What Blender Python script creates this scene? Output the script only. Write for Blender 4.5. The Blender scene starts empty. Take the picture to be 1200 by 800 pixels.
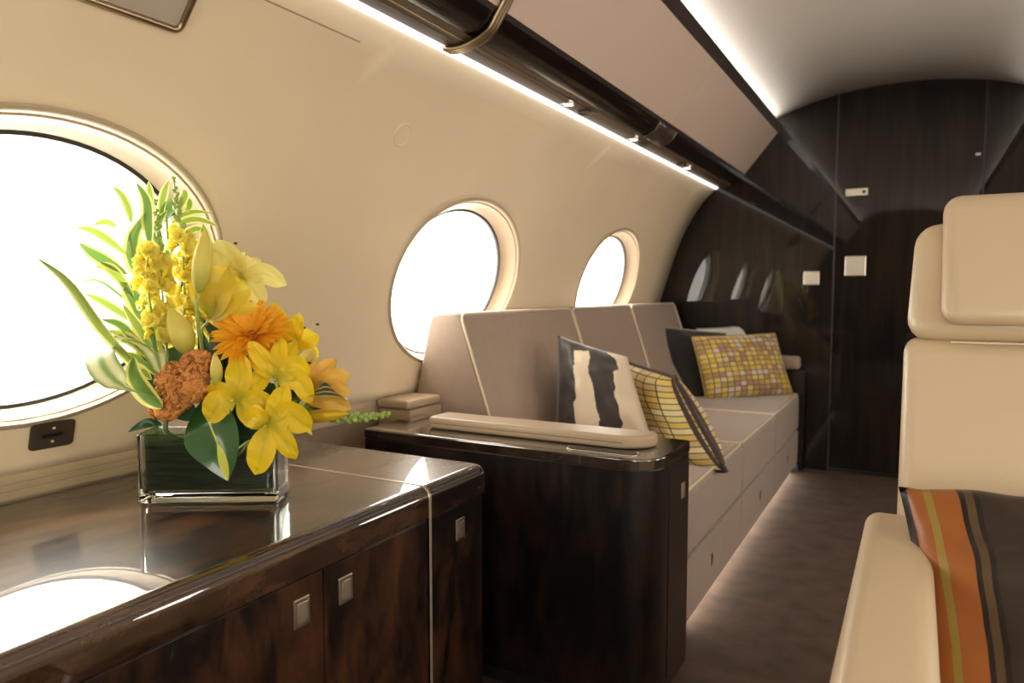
import bpy, bmesh, math, random
import numpy as np
from mathutils import Vector, Matrix, noise
random.seed(7)
PI = math.pi
col = bpy.context.scene.collection
sc = bpy.context.scene

# ------------------------------------------------------------------ camera
FPX = 860.0; YAW = math.atan2(474, math.hypot(FPX, 60)); PIT = math.atan2(60, FPX); CZ = 1.0
FW = Vector((-math.sin(YAW)*math.cos(PIT), math.cos(YAW)*math.cos(PIT), -math.sin(PIT)))
RT = Vector((math.cos(YAW), math.sin(YAW), 0))
UP = Vector((-math.sin(YAW)*math.sin(PIT), math.cos(YAW)*math.sin(PIT), math.cos(PIT)))
CAM = Vector((0, 0, CZ))
cd = bpy.data.cameras.new('camera'); co = bpy.data.objects.new('camera', cd); col.objects.link(co)
cd.sensor_width = 36; cd.lens = FPX/1200*36; cd.clip_start = .02
M = Matrix((RT, UP, -FW)).transposed().to_4x4(); M.translation = CAM; co.matrix_world = M
cd.dof.use_dof = True; cd.dof.focus_distance = 1.34; cd.dof.aperture_fstop = 4.5
sc.camera = co
def at(u, v, k=1.31):
    """point in the cabin measured off the photograph at distance k"""
    return CAM + (FW*FPX + RT*(u-600) + UP*(400-v))*(k/FPX)

# ------------------------------------------------------------------ materials
def newmat(name):
    m = bpy.data.materials.new(name); m.use_nodes = True
    return m, m.node_tree, m.node_tree.nodes['Principled BSDF']
def N(nt, t, **kw):
    n = nt.nodes.new(t)
    for k, v in kw.items():
        if k in n.inputs: n.inputs[k].default_value = v
        else: setattr(n, k, v)
    return n
def simple(name, c, rough=.5, metal=0, coat=0, bump=0, bscale=200, var=0, vscale=8, ior=1.5, sheen=0, coords='Object', stretch=(1,1,1)):
    m, nt, b = newmat(name)
    b.inputs['Base Color'].default_value = (*c, 1); b.inputs['Roughness'].default_value = rough
    b.inputs['Metallic'].default_value = metal; b.inputs['Coat Weight'].default_value = coat
    b.inputs['Coat Roughness'].default_value = .04; b.inputs['IOR'].default_value = ior
    if sheen: b.inputs['Sheen Weight'].default_value = sheen
    if bump or var:
        tc = N(nt, 'ShaderNodeTexCoord'); mp = N(nt, 'ShaderNodeMapping'); mp.inputs['Scale'].default_value = stretch
        nt.links.new(tc.outputs[coords], mp.inputs[0])
    if var:
        n = N(nt, 'ShaderNodeTexNoise', Scale=vscale, Detail=4.0); nt.links.new(mp.outputs[0], n.inputs['Vector'])
        r = N(nt, 'ShaderNodeValToRGB'); r.color_ramp.elements[0].position = .3; r.color_ramp.elements[1].position = .7
        r.color_ramp.elements[0].color = (*[x*(1-var) for x in c], 1); r.color_ramp.elements[1].color = (*[min(1, x*(1+var)) for x in c], 1)
        nt.links.new(n.outputs['Fac'], r.inputs[0]); nt.links.new(r.outputs[0], b.inputs['Base Color'])
    if bump:
        n = N(nt, 'ShaderNodeTexNoise', Scale=bscale, Detail=3.0); nt.links.new(mp.outputs[0], n.inputs['Vector'])
        bp = N(nt, 'ShaderNodeBump', Strength=bump, Distance=.002); nt.links.new(n.outputs['Fac'], bp.inputs['Height'])
        nt.links.new(bp.outputs[0], b.inputs['Normal'])
    return m
def wood(name, dark, light, stretch, scale=6, pos=(.42, .72), rough=.25, ior=1.6, coat=1, coatior=1.6, spec=.5):
    m, nt, b = newmat(name)
    tc = N(nt, 'ShaderNodeTexCoord'); mp = N(nt, 'ShaderNodeMapping'); mp.inputs['Scale'].default_value = stretch
    nt.links.new(tc.outputs['Object'], mp.inputs[0])
    n1 = N(nt, 'ShaderNodeTexNoise', Scale=scale, Detail=8.0, Roughness=.68, Distortion=.6)
    n2 = N(nt, 'ShaderNodeTexNoise', Scale=scale*.35, Detail=2.0)
    mp2 = N(nt, 'ShaderNodeMapping'); nt.links.new(tc.outputs['Object'], mp2.inputs[0]); nt.links.new(mp2.outputs[0], n2.inputs['Vector'])
    nt.links.new(mp.outputs[0], n1.inputs['Vector'])
    mx = N(nt, 'ShaderNodeMath', operation='MULTIPLY'); nt.links.new(n1.outputs['Fac'], mx.inputs[0])
    ad = N(nt, 'ShaderNodeMath', operation='ADD'); nt.links.new(n2.outputs['Fac'], ad.inputs[0]); ad.inputs[1].default_value = .5
    nt.links.new(ad.outputs[0], mx.inputs[1])
    r = N(nt, 'ShaderNodeValToRGB'); e = r.color_ramp.elements
    e[0].position, e[1].position = pos; e[0].color = (*dark, 1); e[1].color = (*light, 1)
    nt.links.new(mx.outputs[0], r.inputs[0]); nt.links.new(r.outputs[0], b.inputs['Base Color'])
    b.inputs['Roughness'].default_value = rough; b.inputs['IOR'].default_value = ior
    b.inputs['Coat Weight'].default_value = coat; b.inputs['Coat Roughness'].default_value = .015; b.inputs['Coat IOR'].default_value = coatior
    return m
def emis(name, c, s):
    m, nt, b = newmat(name); nt.nodes.remove(b)
    e = N(nt, 'ShaderNodeEmission'); e.inputs[0].default_value = (*c, 1); e.inputs[1].default_value = s
    nt.links.new(e.outputs[0], nt.nodes['Material Output'].inputs[0]); return m

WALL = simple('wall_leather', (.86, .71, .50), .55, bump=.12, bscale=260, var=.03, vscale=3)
BINM = simple('bin_leather', (.66, .52, .43), .5, bump=.1, bscale=260)
DADO = simple('dado_leather', (.24, .175, .12), .5, bump=.15, bscale=150)
LEDGE = simple('ledge_leather', (.42, .33, .21), .45, bump=.1)
CEIL = simple('ceiling_fabric', (.84, .78, .71), .8)
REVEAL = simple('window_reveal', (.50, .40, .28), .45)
SLEEVE = simple('window_sleeve', (.75, .76, .74), .3)
GASK = simple('dark_gasket', (.03, .03, .03), .5)
CARPET = simple('carpet', (.080, .047, .030), .95, bump=.6, bscale=700, var=.28, vscale=12)
CREAM = simple('cream_leather', (.58, .46, .30), .38, bump=.15, bscale=180, coat=.1)
SOFA = simple('mauve_fabric', (.34, .25, .19), .8, bump=.35, bscale=700, sheen=.3, var=.04, vscale=30)
PIPE = simple('pale_piping', (.72, .61, .46), .5)
PADM = simple('tan_leather', (.41, .31, .20), .4, bump=.1)
CRED = wood('credenza_wood', (.005, .0025, .002), (.095, .036, .015), (1.8, 1.6, .6), 8, (.42, .80), rough=.4, ior=1.35, coatior=1.38)
CREDT = wood('credenza_top_wood', (.008, .004, .003), (.085, .036, .015), (1.0, .35, 1.0), 16, (.40, .74), rough=.3, ior=1.25, coatior=1.95)
CAB = wood('cabinet_wood', (.002, .0013, .001), (.022, .010, .006), (2.2, 2.2, .6), 11, (.42, .75), rough=.4, ior=1.35, coatior=1.33)
CABT = wood('cabinet_top_wood', (.012, .007, .005), (.05, .028, .016), (1, 1, 1), 12, rough=.12, ior=1.8, coatior=1.9)
BULK = wood('bulkhead_wood', (.004, .0025, .002), (.024, .014, .008), (5.0, 1, .35), 5, (.35, .80), rough=.5, ior=1.2, coatior=1.4)
VAL = simple('valance_gloss', (.010, .006, .005), .22, coat=.3, ior=1.35)
PSUM = simple('service_panel', (.12, .082, .055), .4)
PSUM.node_tree.nodes['Principled BSDF'].inputs['Specular IOR Level'].default_value = .12
TRIMD = simple('dark_trim', (.05, .035, .03), .3, coat=.4)
BRASS = simple('brushed_bronze', (.42, .33, .21), .3, metal=1)
NICK = simple('brushed_nickel', (.72, .66, .56), .28, metal=1)
STRIP = simple('seam_strip', (.50, .42, .33), .3, metal=.6)
CHROME = simple('chrome', (.8, .8, .8), .08, metal=1)
BLACK = simple('black_plastic', (.012, .012, .012), .3)
LED = emis('led_white', (1.0, .95, .90), 1.5)
COVE = emis('cove_light', (1.0, .95, .88), 14)
FLED = emis('floor_led', (1.0, .93, .80), 26.0)
LENS = emis('downlight_lens', (1.0, .86, .66), 8)
RLENS = emis('reading_lens', (1.0, .95, .88), 12)
def glassmat(name, tint=(1,1,1), refr=True):
    m, nt, b = newmat(name)
    if refr:
        b.inputs['Base Color'].default_value = (*tint, 1); b.inputs['Transmission Weight'].default_value = 1
        b.inputs['Roughness'].default_value = 0; b.inputs['IOR'].default_value = 1.45
    else:
        nt.nodes.remove(b)
        t = N(nt, 'ShaderNodeBsdfTransparent'); g = N(nt, 'ShaderNodeBsdfGlossy'); g.inputs['Roughness'].default_value = .02
        f = N(nt, 'ShaderNodeFresnel', IOR=1.3); mx = N(nt, 'ShaderNodeMixShader')
        nt.links.new(f.outputs[0], mx.inputs[0]); nt.links.new(t.outputs[0], mx.inputs[1]); nt.links.new(g.outputs[0], mx.inputs[2])
        nt.links.new(mx.outputs[0], nt.nodes['Material Output'].inputs[0])
    return m
GLASS = glassmat('vase_glass', (.86, .93, .88)); PANE = glassmat('window_pane', refr=False)

def petalmat(name, c0, c1, trans=.4):
    """c0 at the base, c1 at the tip along UV y; mid rib slightly deeper"""
    m, nt, b = newmat(name)
    uv = N(nt, 'ShaderNodeUVMap'); sp = N(nt, 'ShaderNodeSeparateXYZ'); nt.links.new(uv.outputs[0], sp.inputs[0])
    r = N(nt, 'ShaderNodeValToRGB'); e = r.color_ramp.elements; e[0].color = (*c0, 1); e[1].color = (*c1, 1); e[1].position = .45
    nt.links.new(sp.outputs['Y'], r.inputs[0])
    a_ = N(nt, 'ShaderNodeMath', operation='SUBTRACT'); nt.links.new(sp.outputs['X'], a_.inputs[0]); a_.inputs[1].default_value = .5
    b_ = N(nt, 'ShaderNodeMath', operation='ABSOLUTE'); nt.links.new(a_.outputs[0], b_.inputs[0])
    c_ = N(nt, 'ShaderNodeMapRange'); nt.links.new(b_.outputs[0], c_.inputs[0]); c_.inputs['From Max'].default_value = .09; c_.inputs['To Min'].default_value = .3; c_.inputs['To Max'].default_value = 0
    g_ = N(nt, 'ShaderNodeMix', data_type='RGBA'); nt.links.new(c_.outputs[0], g_.inputs[0]); nt.links.new(r.outputs[0], g_.inputs[6]); g_.inputs[7].default_value = (c0[0]*.75, c0[1]*.8, c0[2], 1)
    nz = N(nt, 'ShaderNodeTexNoise', Scale=30.0); mp = N(nt, 'ShaderNodeMapping'); mp.inputs['Scale'].default_value = (1, .06, 1)
    nt.links.new(uv.outputs[0], mp.inputs[0]); nt.links.new(mp.outputs[0], nz.inputs['Vector'])
    bp = N(nt, 'ShaderNodeBump', Strength=.35, Distance=.001); nt.links.new(nz.outputs['Fac'], bp.inputs['Height']); nt.links.new(bp.outputs[0], b.inputs['Normal'])
    nt.links.new(g_.outputs[2], b.inputs['Base Color']); b.inputs['Roughness'].default_value = .45
    t = N(nt, 'ShaderNodeBsdfTranslucent'); nt.links.new(g_.outputs[2], t.inputs[0])
    mx = N(nt, 'ShaderNodeMixShader'); mx.inputs[0].default_value = trans
    nt.links.new(b.outputs[0], mx.inputs[1]); nt.links.new(t.outputs[0], mx.inputs[2]); nt.links.new(mx.outputs[0], nt.nodes['Material Output'].inputs[0])
    return m
def leafmat(name, mid, edge, lo=.55, hi=.72, trans=.3, stripes=0):
    m, nt, b = newmat(name)
    uv = N(nt, 'ShaderNodeUVMap'); sp = N(nt, 'ShaderNodeSeparateXYZ'); nt.links.new(uv.outputs[0], sp.inputs[0])
    a = N(nt, 'ShaderNodeMath', operation='SUBTRACT'); nt.links.new(sp.outputs['X'], a.inputs[0]); a.inputs[1].default_value = .5
    ab = N(nt, 'ShaderNodeMath', operation='ABSOLUTE'); nt.links.new(a.outputs[0], ab.inputs[0])
    ml = N(nt, 'ShaderNodeMath', operation='MULTIPLY'); nt.links.new(ab.outputs[0], ml.inputs[0]); ml.inputs[1].default_value = 2
    last = ml.outputs[0]
    if stripes:
        s = N(nt, 'ShaderNodeMath', operation='SINE'); k = N(nt, 'ShaderNodeMath', operation='MULTIPLY'); nt.links.new(last, k.inputs[0]); k.inputs[1].default_value = stripes
        nt.links.new(k.outputs[0], s.inputs[0]); ab2 = N(nt, 'ShaderNodeMath', operation='ABSOLUTE'); nt.links.new(s.outputs[0], ab2.inputs[0]); last = ab2.outputs[0]
    r = N(nt, 'ShaderNodeValToRGB'); e = r.color_ramp.elements; e[0].color = (*mid, 1); e[1].color = (*edge, 1); e[0].position = lo; e[1].position = hi
    nt.links.new(last, r.inputs[0]); nt.links.new(r.outputs[0], b.inputs['Base Color']); b.inputs['Roughness'].default_value = .3
    t = N(nt, 'ShaderNodeBsdfTranslucent'); nt.links.new(r.outputs[0], t.inputs[0])
    mx = N(nt, 'ShaderNodeMixShader'); mx.inputs[0].default_value = trans
    nt.links.new(b.outputs[0], mx.inputs[1]); nt.links.new(t.outputs[0], mx.inputs[2]); nt.links.new(mx.outputs[0], nt.nodes['Material Output'].inputs[0])
    return m
YEL = petalmat('petal_deep_yellow', (.60, .56, .04), (.90, .66, .010), .35)
PALE = petalmat('petal_pale_yellow', (.80, .66, .05), (.86, .78, .26), .45)
TRUMP = petalmat('petal_trumpet_yellow', (.55, .52, .06), (.82, .66, .07), .4)
APRI = petalmat('petal_apricot', (.70, .38, .05), (.82, .52, .09), .35)
ORAN = petalmat('petal_orange', (.80, .26, .01), (.93, .50, .02), .35)
SNAPY = simple('snapdragon_yellow', (.86, .72, .06), .5, var=.15, vscale=120)
SNAPP = petalmat('snapdragon_petal', (.72, .62, .04), (.86, .76, .14), .45)
SNAPG = simple('snapdragon_green', (.30, .42, .10), .5, var=.3, vscale=150)
BUDM = petalmat('bud_yellow_green', (.42, .46, .08), (.78, .68, .14), .25)
STEMG = simple('stem_green', (.07, .13, .035), .5)
STEML = simple('stem_light_green', (.33, .42, .10), .5)
ANTH = simple('anther_brown', (.10, .045, .02), .7)
FILAM = simple('filament_green', (.55, .60, .18), .5)
VARI = leafmat('variegated_leaf', (.13, .25, .045), (.72, .70, .20))
VARL = leafmat('variegated_light_leaf', (.28, .40, .06), (.80, .76, .25))
LOOPM = leafmat('striped_loop_leaf', (.20, .32, .09), (.62, .62, .36), .3, .95, stripes=3.1)
DLEAF = leafmat('dark_green_leaf', (.018, .060, .022), (.030, .085, .030), trans=.1)
DSTR = leafmat('dark_striped_leaf', (.012, .040, .018), (.42, .40, .13), .80, .93, trans=.1, stripes=5)
def heartmat():
    m, nt, b = newmat('heart_leaf'); uv = N(nt, 'ShaderNodeUVMap'); sp = N(nt, 'ShaderNodeSeparateXYZ'); nt.links.new(uv.outputs[0], sp.inputs[0])
    a = N(nt, 'ShaderNodeMath', operation='SUBTRACT'); nt.links.new(sp.outputs['X'], a.inputs[0]); a.inputs[1].default_value = .5
    ab = N(nt, 'ShaderNodeMath', operation='ABSOLUTE'); nt.links.new(a.outputs[0], ab.inputs[0])
    # yellow midrib that widens toward the tip
    w = N(nt, 'ShaderNodeMapRange'); nt.links.new(sp.outputs['Y'], w.inputs[0])
    w.inputs['From Min'].default_value = .58; w.inputs['From Max'].default_value = 1; w.inputs['To Min'].default_value = .015; w.inputs['To Max'].default_value = .26
    d = N(nt, 'ShaderNodeMath', operation='LESS_THAN'); nt.links.new(ab.outputs[0], d.inputs[0]); nt.links.new(w.outputs[0], d.inputs[1])
    g = N(nt, 'ShaderNodeMix', data_type='RGBA'); nt.links.new(d.outputs[0], g.inputs[0]); g.inputs[6].default_value = (.020, .085, .018, 1); g.inputs[7].default_value = (.52, .55, .07, 1)
    nt.links.new(g.outputs[2], b.inputs['Base Color']); b.inputs['Roughness'].default_value = .25; b.inputs['Coat Weight'].default_value = .3
    return m
HEART = heartmat()
def celomat():
    m, nt, b = newmat('celosia_rust'); tc = N(nt, 'ShaderNodeTexCoord'); nz = N(nt, 'ShaderNodeTexNoise', Scale=72.0, Detail=2.0, Distortion=1.2); nt.links.new(tc.outputs['Object'], nz.inputs['Vector'])
    r = N(nt, 'ShaderNodeValToRGB'); e = r.color_ramp.elements; e[0].position = .36; e[0].color = (.30, .085, .018, 1); e[1].position = .54; e[1].color = (.82, .38, .10, 1)  # crevice shade put into the colour: dark in noise hollows, paler on ridges
    nt.links.new(nz.outputs['Fac'], r.inputs[0]); nt.links.new(r.outputs[0], b.inputs['Base Color']); b.inputs['Roughness'].default_value = .8
    bp = N(nt, 'ShaderNodeBump', Strength=1.0, Distance=.004); nt.links.new(nz.outputs['Fac'], bp.inputs['Height']); nt.links.new(bp.outputs[0], b.inputs['Normal']); return m
CELO = celomat()

# ------------------------------------------------------------------ mesh helpers
def bm_obj(name, bm, mat, parent=None, smooth=True, kind=None, auto=True):
    me = bpy.data.meshes.new(name); bmesh.ops.recalc_face_normals(bm, faces=bm.faces); bm.to_mesh(me); bm.free()
    for m in (mat if isinstance(mat, (list, tuple)) else [mat]): me.materials.append(m)
    if smooth:
        me.polygons.foreach_set('use_smooth', [True]*len(me.polygons))
        if auto: me.set_sharp_from_angle(angle=math.radians(50))
    o = bpy.data.objects.new(name, me); col.objects.link(o)
    if smooth and auto: wn = o.modifiers.new('normals', 'WEIGHTED_NORMAL'); wn.keep_sharp = True; wn.weight = 100
    if parent is not None:
        o.parent = parent; o.matrix_parent_inverse = Matrix.Translation(-parent.location) if parent.type == 'EMPTY' else Matrix()
    if kind: o['kind'] = kind
    return o
def thing(name, label, cat, loc, group=None):
    o = bpy.data.objects.new(name, None); o.empty_display_size = .05; col.objects.link(o); o.location = loc
    o['label'] = label; o['category'] = cat
    if group: o['group'] = group
    return o
def tag(o, label, cat, group=None):
    o['label'] = label; o['category'] = cat
    if group: o['group'] = group
    return o
def add_box(bm, x0, x1, y0, y1, z0, z1, bev=0, seg=3, rot=None, pivot=None):
    vs = [bm.verts.new((x, y, z)) for x in (x0, x1) for y in (y0, y1) for z in (z0, z1)]
    f = [(0,1,3,2), (4,6,7,5), (0,4,5,1), (2,3,7,6), (0,2,6,4), (1,5,7,3)]
    fs = [bm.faces.new([vs[i] for i in q]) for q in f]
    bmesh.ops.recalc_face_normals(bm, faces=fs)
    if bev:
        es = list({e for q in fs for e in q.edges}); r = bmesh.ops.bevel(bm, geom=es, offset=bev, segments=seg, profile=.5, affect='EDGES')
    return bm
def box(name, mat, parent, *a, bev=0, seg=3, **k):
    bm = bmesh.new(); add_box(bm, *a, bev=bev, seg=seg); return bm_obj(name, bm, mat, parent, **k)
def prism(name, mat, parent, pts, axis, lo, hi, bev=0, seg=3, bm=None, **k):
    """extrude a closed 2D polygon; axis 'y': pts are (x,z), 'z': (x,y)"""
    own = bm is None
    if own: bm = bmesh.new()
    def V(p, h): return (p[0], h, p[1]) if axis == 'y' else (p[0], p[1], h)
    a = [bm.verts.new(V(p, lo)) for p in pts]; b = [bm.verts.new(V(p, hi)) for p in pts]; n = len(pts)
    fs = [bm.faces.new(a), bm.faces.new(b[::-1])] + [bm.faces.new([a[i], a[(i+1) % n], b[(i+1) % n], b[i]]) for i in range(n)]
    bmesh.ops.recalc_face_normals(bm, faces=fs)
    if bev: bmesh.ops.bevel(bm, geom=list({e for q in fs for e in q.edges}), offset=bev, segments=seg, profile=.5, affect='EDGES')
    if own: return bm_obj(name, bm, mat, parent, **k)
def rpoly(pts, rad, n=6):
    """2D polygon with corner i rounded by rad[i]"""
    out = []; m = len(pts)
    for i in range(m):
        p = Vector(pts[i]); a = Vector(pts[i-1]); b = Vector(pts[(i+1) % m]); r = rad[i] if isinstance(rad, (list, tuple)) else rad
        if r <= 0: out.append(tuple(p)); continue
        p0 = p+(a-p).normalized()*r; p1 = p+(b-p).normalized()*r
        for k in range(n+1):
            t = k/n; out.append(tuple(p0*(1-t)**2 + p*2*t*(1-t) + p1*t*t))
    return out
def add_tube(bm, pts, r, closed=False, n=8, cap=True):
    pts = [Vector(p) for p in pts]; m = len(pts); rings = []; prev = None
    for i, p in enumerate(pts):
        a = pts[i-1] if (i > 0 or closed) else p; b = pts[(i+1) % m] if (i < m-1 or closed) else p
        t = (b-a).normalized()
        if prev is None:
            prev = t.orthogonal().normalized()
        prev = (prev-t*prev.dot(t)).normalized(); q = t.cross(prev)
        rr = r(i/(m-1)) if callable(r) else r
        rings.append([bm.verts.new(p+(prev*math.cos(2*PI*k/n)+q*math.sin(2*PI*k/n))*rr) for k in range(n)])
    for i in range(m if closed else m-1):
        A, B = rings[i], rings[(i+1) % m]
        off = 0
        if closed and i == m-1:
            off = min(range(n), key=lambda s: (A[0].co-B[s].co).length)
        for k in range(n): bm.faces.new([A[k], A[(k+1) % n], B[(k+1+off) % n], B[(k+off) % n]])
    if cap and not closed:
        bm.faces.new(rings[0]); bm.faces.new(rings[-1][::-1])
def tube(name, mat, parent, pts, r, closed=False, n=8, **k):
    bm = bmesh.new(); add_tube(bm, pts, r, closed, n); return bm_obj(name, bm, mat, parent, **k)
def crv(pts, n=16):
    """Catmull-Rom through points"""
    P = [Vector(p) for p in pts]; P = [P[0]*2-P[1]] + P + [P[-1]*2-P[-2]]; out = []; m = len(P)-3
    for j in range(n+1):
        s = j/n*m; i = min(int(s), m-1); t = s-i; a, b, c, d = P[i:i+4]
        out.append(.5*((2*b)+(c-a)*t+(2*a-5*b+4*c-d)*t*t+(3*b-a-3*c+d)*t**3))
    return out
def add_disc(bm, c, nrm, r, h, n=24, r2=None):
    """short cylinder from c along nrm"""
    nrm = Vector(nrm).normalized(); a = nrm.orthogonal().normalized(); b = nrm.cross(a); c = Vector(c); r2 = r if r2 is None else r2
    A = [bm.verts.new(c+(a*math.cos(2*PI*k/n)+b*math.sin(2*PI*k/n))*r) for k in range(n)]
    B = [bm.verts.new(c+nrm*h+(a*math.cos(2*PI*k/n)+b*math.sin(2*PI*k/n))*r2) for k in range(n)]
    bm.faces.new(A); bm.faces.new(B[::-1])
    for k in range(n): bm.faces.new([A[k], A[(k+1) % n], B[(k+1) % n], B[k]])

# ------------------------------------------------------------------ cabin shell
CX = -.1; YB = 4.367; YF = -2.66
def mir(x, s): return x if s < 0 else 2*CX - x      # s=-1 left side, +1 right side
zz = np.array([.66, .80, .93, 1.10, 1.331, 1.478, 1.60]); xx = np.array([-1.452, -1.412, -1.370, -1.315, -1.232, -1.147, -1.035])
PF = np.polyfit(zz, xx, 4)
def XW(z): return float(np.polyval(PF, z))
WINC = [-1.985, -.625, .735, 2.085, 3.435]; ZC = 1.024; RA, RB = .366, .264; GA, GB = .322, .240
def wall_mesh(s):
    bm = bmesh.new(); z0, z1 = .66, 1.60; nz = 12; ny = 16; nr = 7
    def P(y, z): return bm.verts.new((mir(XW(z), s), y, z))
    for yc in WINC:
        y0, y1 = (yc-.68 if yc < .8 else yc-.675), (yc+.68 if yc < .7 else yc+.675); B = []
        B += [(y0+(y1-y0)*i/ny, z0) for i in range(ny)]; B += [(y1, z0+(z1-z0)*i/nz) for i in range(nz)]
        B += [(y1-(y1-y0)*i/ny, z1) for i in range(ny)]; B += [(y0, z1-(z1-z0)*i/nz) for i in range(nz)]
        rings = []
        for k in range(nr+1):
            t = k/nr; t = t**1.3; R = []
            for (y, z) in B:
                an = math.atan2((z-ZC)/(z1-z0)*(y1-y0)*.75, y-yc); ey, ez = yc+RA*math.cos(an), ZC+RB*math.sin(an)
                R.append(P(ey+(y-ey)*t, ez+(z-ez)*t))
            rings.append(R)
        n = len(B)
        for k in range(nr):
            for i in range(n): bm.faces.new([rings[k][i], rings[k][(i+1) % n], rings[k+1][(i+1) % n], rings[k+1][i]])
    ya = WINC[-1]+.675
    g = [[P(y, z0+(z1-z0)*i/nz) for i in range(nz+1)] for y in (ya, YB)]
    for i in range(nz): bm.faces.new([g[0][i], g[1][i], g[1][i+1], g[0][i+1]])
    nf = len(bm.faces)
    # dado below the ledge
    q = [bm.verts.new((mir(-1.465, s), y, z)) for y, z in ((YF, 0), (YB, 0), (YB, .66), (YF, .66))]; f = bm.faces.new(q); f.material_index = 1
    bmesh.ops.remove_doubles(bm, verts=bm.verts, dist=.0005)
    o = bm_obj('wall_left' if s < 0 else 'wall_right', bm, [WALL, DADO], None, kind='structure', auto=False)
    tot = sum(p.normal.x*p.area for p in o.data.polygons)
    if tot*s > 0: o.data.flip_normals()          # normals face the cabin
    md = o.modifiers.new('thick', 'SOLIDIFY'); md.thickness = .012; md.offset = -1
    return o
slope = (XW(1.15)-XW(.95))/.2
def window(i, yc, s):
    def pt(dep, a, b, th, bulge=0):
        z = ZC+b*math.sin(th); x = XW(ZC)+slope*(z-ZC)
        if dep is None: x = XW(z)
        else: x = x-dep
        return Vector((mir(x+bulge, s), yc+a*math.cos(th), z))
    def ring_surf(name, mat, specs, parent):
        bm = bmesh.new(); n = 72; R = []
        for sp in specs: R.append([bm.verts.new(pt(sp[0], sp[1], sp[2], 2*PI*k/n, sp[3] if len(sp) > 3 else 0)) for k in range(n)])
        for a, b in zip(R, R[1:]):
            for k in range(n): bm.faces.new([a[k], a[(k+1) % n], b[(k+1) % n], b[k]])
        return bm_obj(name, bm, mat, parent)
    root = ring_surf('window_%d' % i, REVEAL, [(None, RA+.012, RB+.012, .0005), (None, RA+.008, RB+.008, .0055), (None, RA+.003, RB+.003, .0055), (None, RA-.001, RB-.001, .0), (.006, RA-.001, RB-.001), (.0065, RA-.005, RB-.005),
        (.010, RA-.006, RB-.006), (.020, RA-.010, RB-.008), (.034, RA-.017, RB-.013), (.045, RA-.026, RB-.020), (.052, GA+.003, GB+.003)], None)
    root['kind'] = 'structure'
    ring_surf('gasket', GASK, [(.052, GA+.005, GB+.005), (.054, GA-.004, GB-.004), (.062, GA-.004, GB-.004)], root)
    ring_surf('sleeve', SLEEVE, [(.060, GA+.002, GB+.002), (.064, GA-.004, GB-.004), (.098, GA-.008, GB-.008)], root)
    bm = bmesh.new(); n = 72
    A = [bm.verts.new(pt(.098, GA-.0075, GB-.0075, 2*PI*k/n)) for k in range(n)]; bm.faces.new(A)
    bm_obj('pane', bm, PANE, root, smooth=False)
k = 0
for s in (-1, 1):
    wall_mesh(s)
    for yc in (WINC[2:] + WINC[:2]):
        k += 1; window(k, yc, s)
    # ledge with grooves
    pr = [(-1.470, .612), (-1.452, .612), (-1.448, .618), (-1.448, .628), (-1.450, .630), (-1.448, .632), (-1.448, .641), (-1.450, .643), (-1.448, .645), (-1.448, .655), (-1.453, .662), (-1.470, .662)]
    prism('trim_%d' % (1 if s < 0 else 2), LEDGE, None, [(mir(x, s), z) for x, z in pr], 'y', YF, YB-.001, kind='structure')

box('floor', CARPET, None, mir(-1.47, -1), mir(-1.47, 1), YF-.04, YB+.05, -.02, 0, kind='structure', smooth=False)
# ceiling arc, continuing behind the cove lips
bm = bmesh.new(); pr = []
for i in range(33):
    t = -1+2*i/32; x = CX+.76*t; z = 2.082-.185*abs(t)**2.25*1.0
    pr.append((x, z))
fr = [[bm.verts.new((x, y, z)) for x, z in pr] for y in (YF, YB)]; 
for i in range(32): bm.faces.new([fr[0][i], fr[0][i+1], fr[1][i+1], fr[1][i]])
o = bm_obj('ceiling', bm, CEIL, None, kind='structure', auto=False); md = o.modifiers.new('thick', 'SOLIDIFY'); md.thickness = .02; md.offset = 0
# forward wall behind the camera, with an opening added so daylight reaches the armchair
bm = bmesh.new()
for a in ((-1.6, .32, 0, 2.2), (.86, 1.4, 0, 2.2), (.32, .86, 0, .25), (.32, .86, 1.65, 2.2)): add_box(bm, a[0], a[1], YF-.03, YF, a[2], a[3])
bm_obj('wall_front', bm, BULK, None, kind='structure', smooth=False)
# aft bulkhead: glossy panels
box('wall_back', BULK, None, -1.6, -.402, YB, YB+.03, 0, 2.2, bev=.002, seg=2, kind='structure')
d1 = box('door_1', BULK, None, -.398, .272, YB+.006, YB+.034, .004, 2.2, bev=.002, seg=2, kind='structure')
box('trim_3', TRIMD, None, -.4035, -.3965, YB-.004, YB+.03, 0, 2.2, kind='structure')
box('trim_4', BLACK, None, .270, .278, YB-.002, YB+.03, 0, 2.2, kind='structure')
box('wall_aft_right', BULK, None, .278, 1.4, YB, YB+.03, 0, 2.2, bev=.002, seg=2, kind='structure')
box('trim_5', BLACK, None, -.398, .27, YB-.003, YB+.006, 0, .02, kind='structure')
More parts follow.
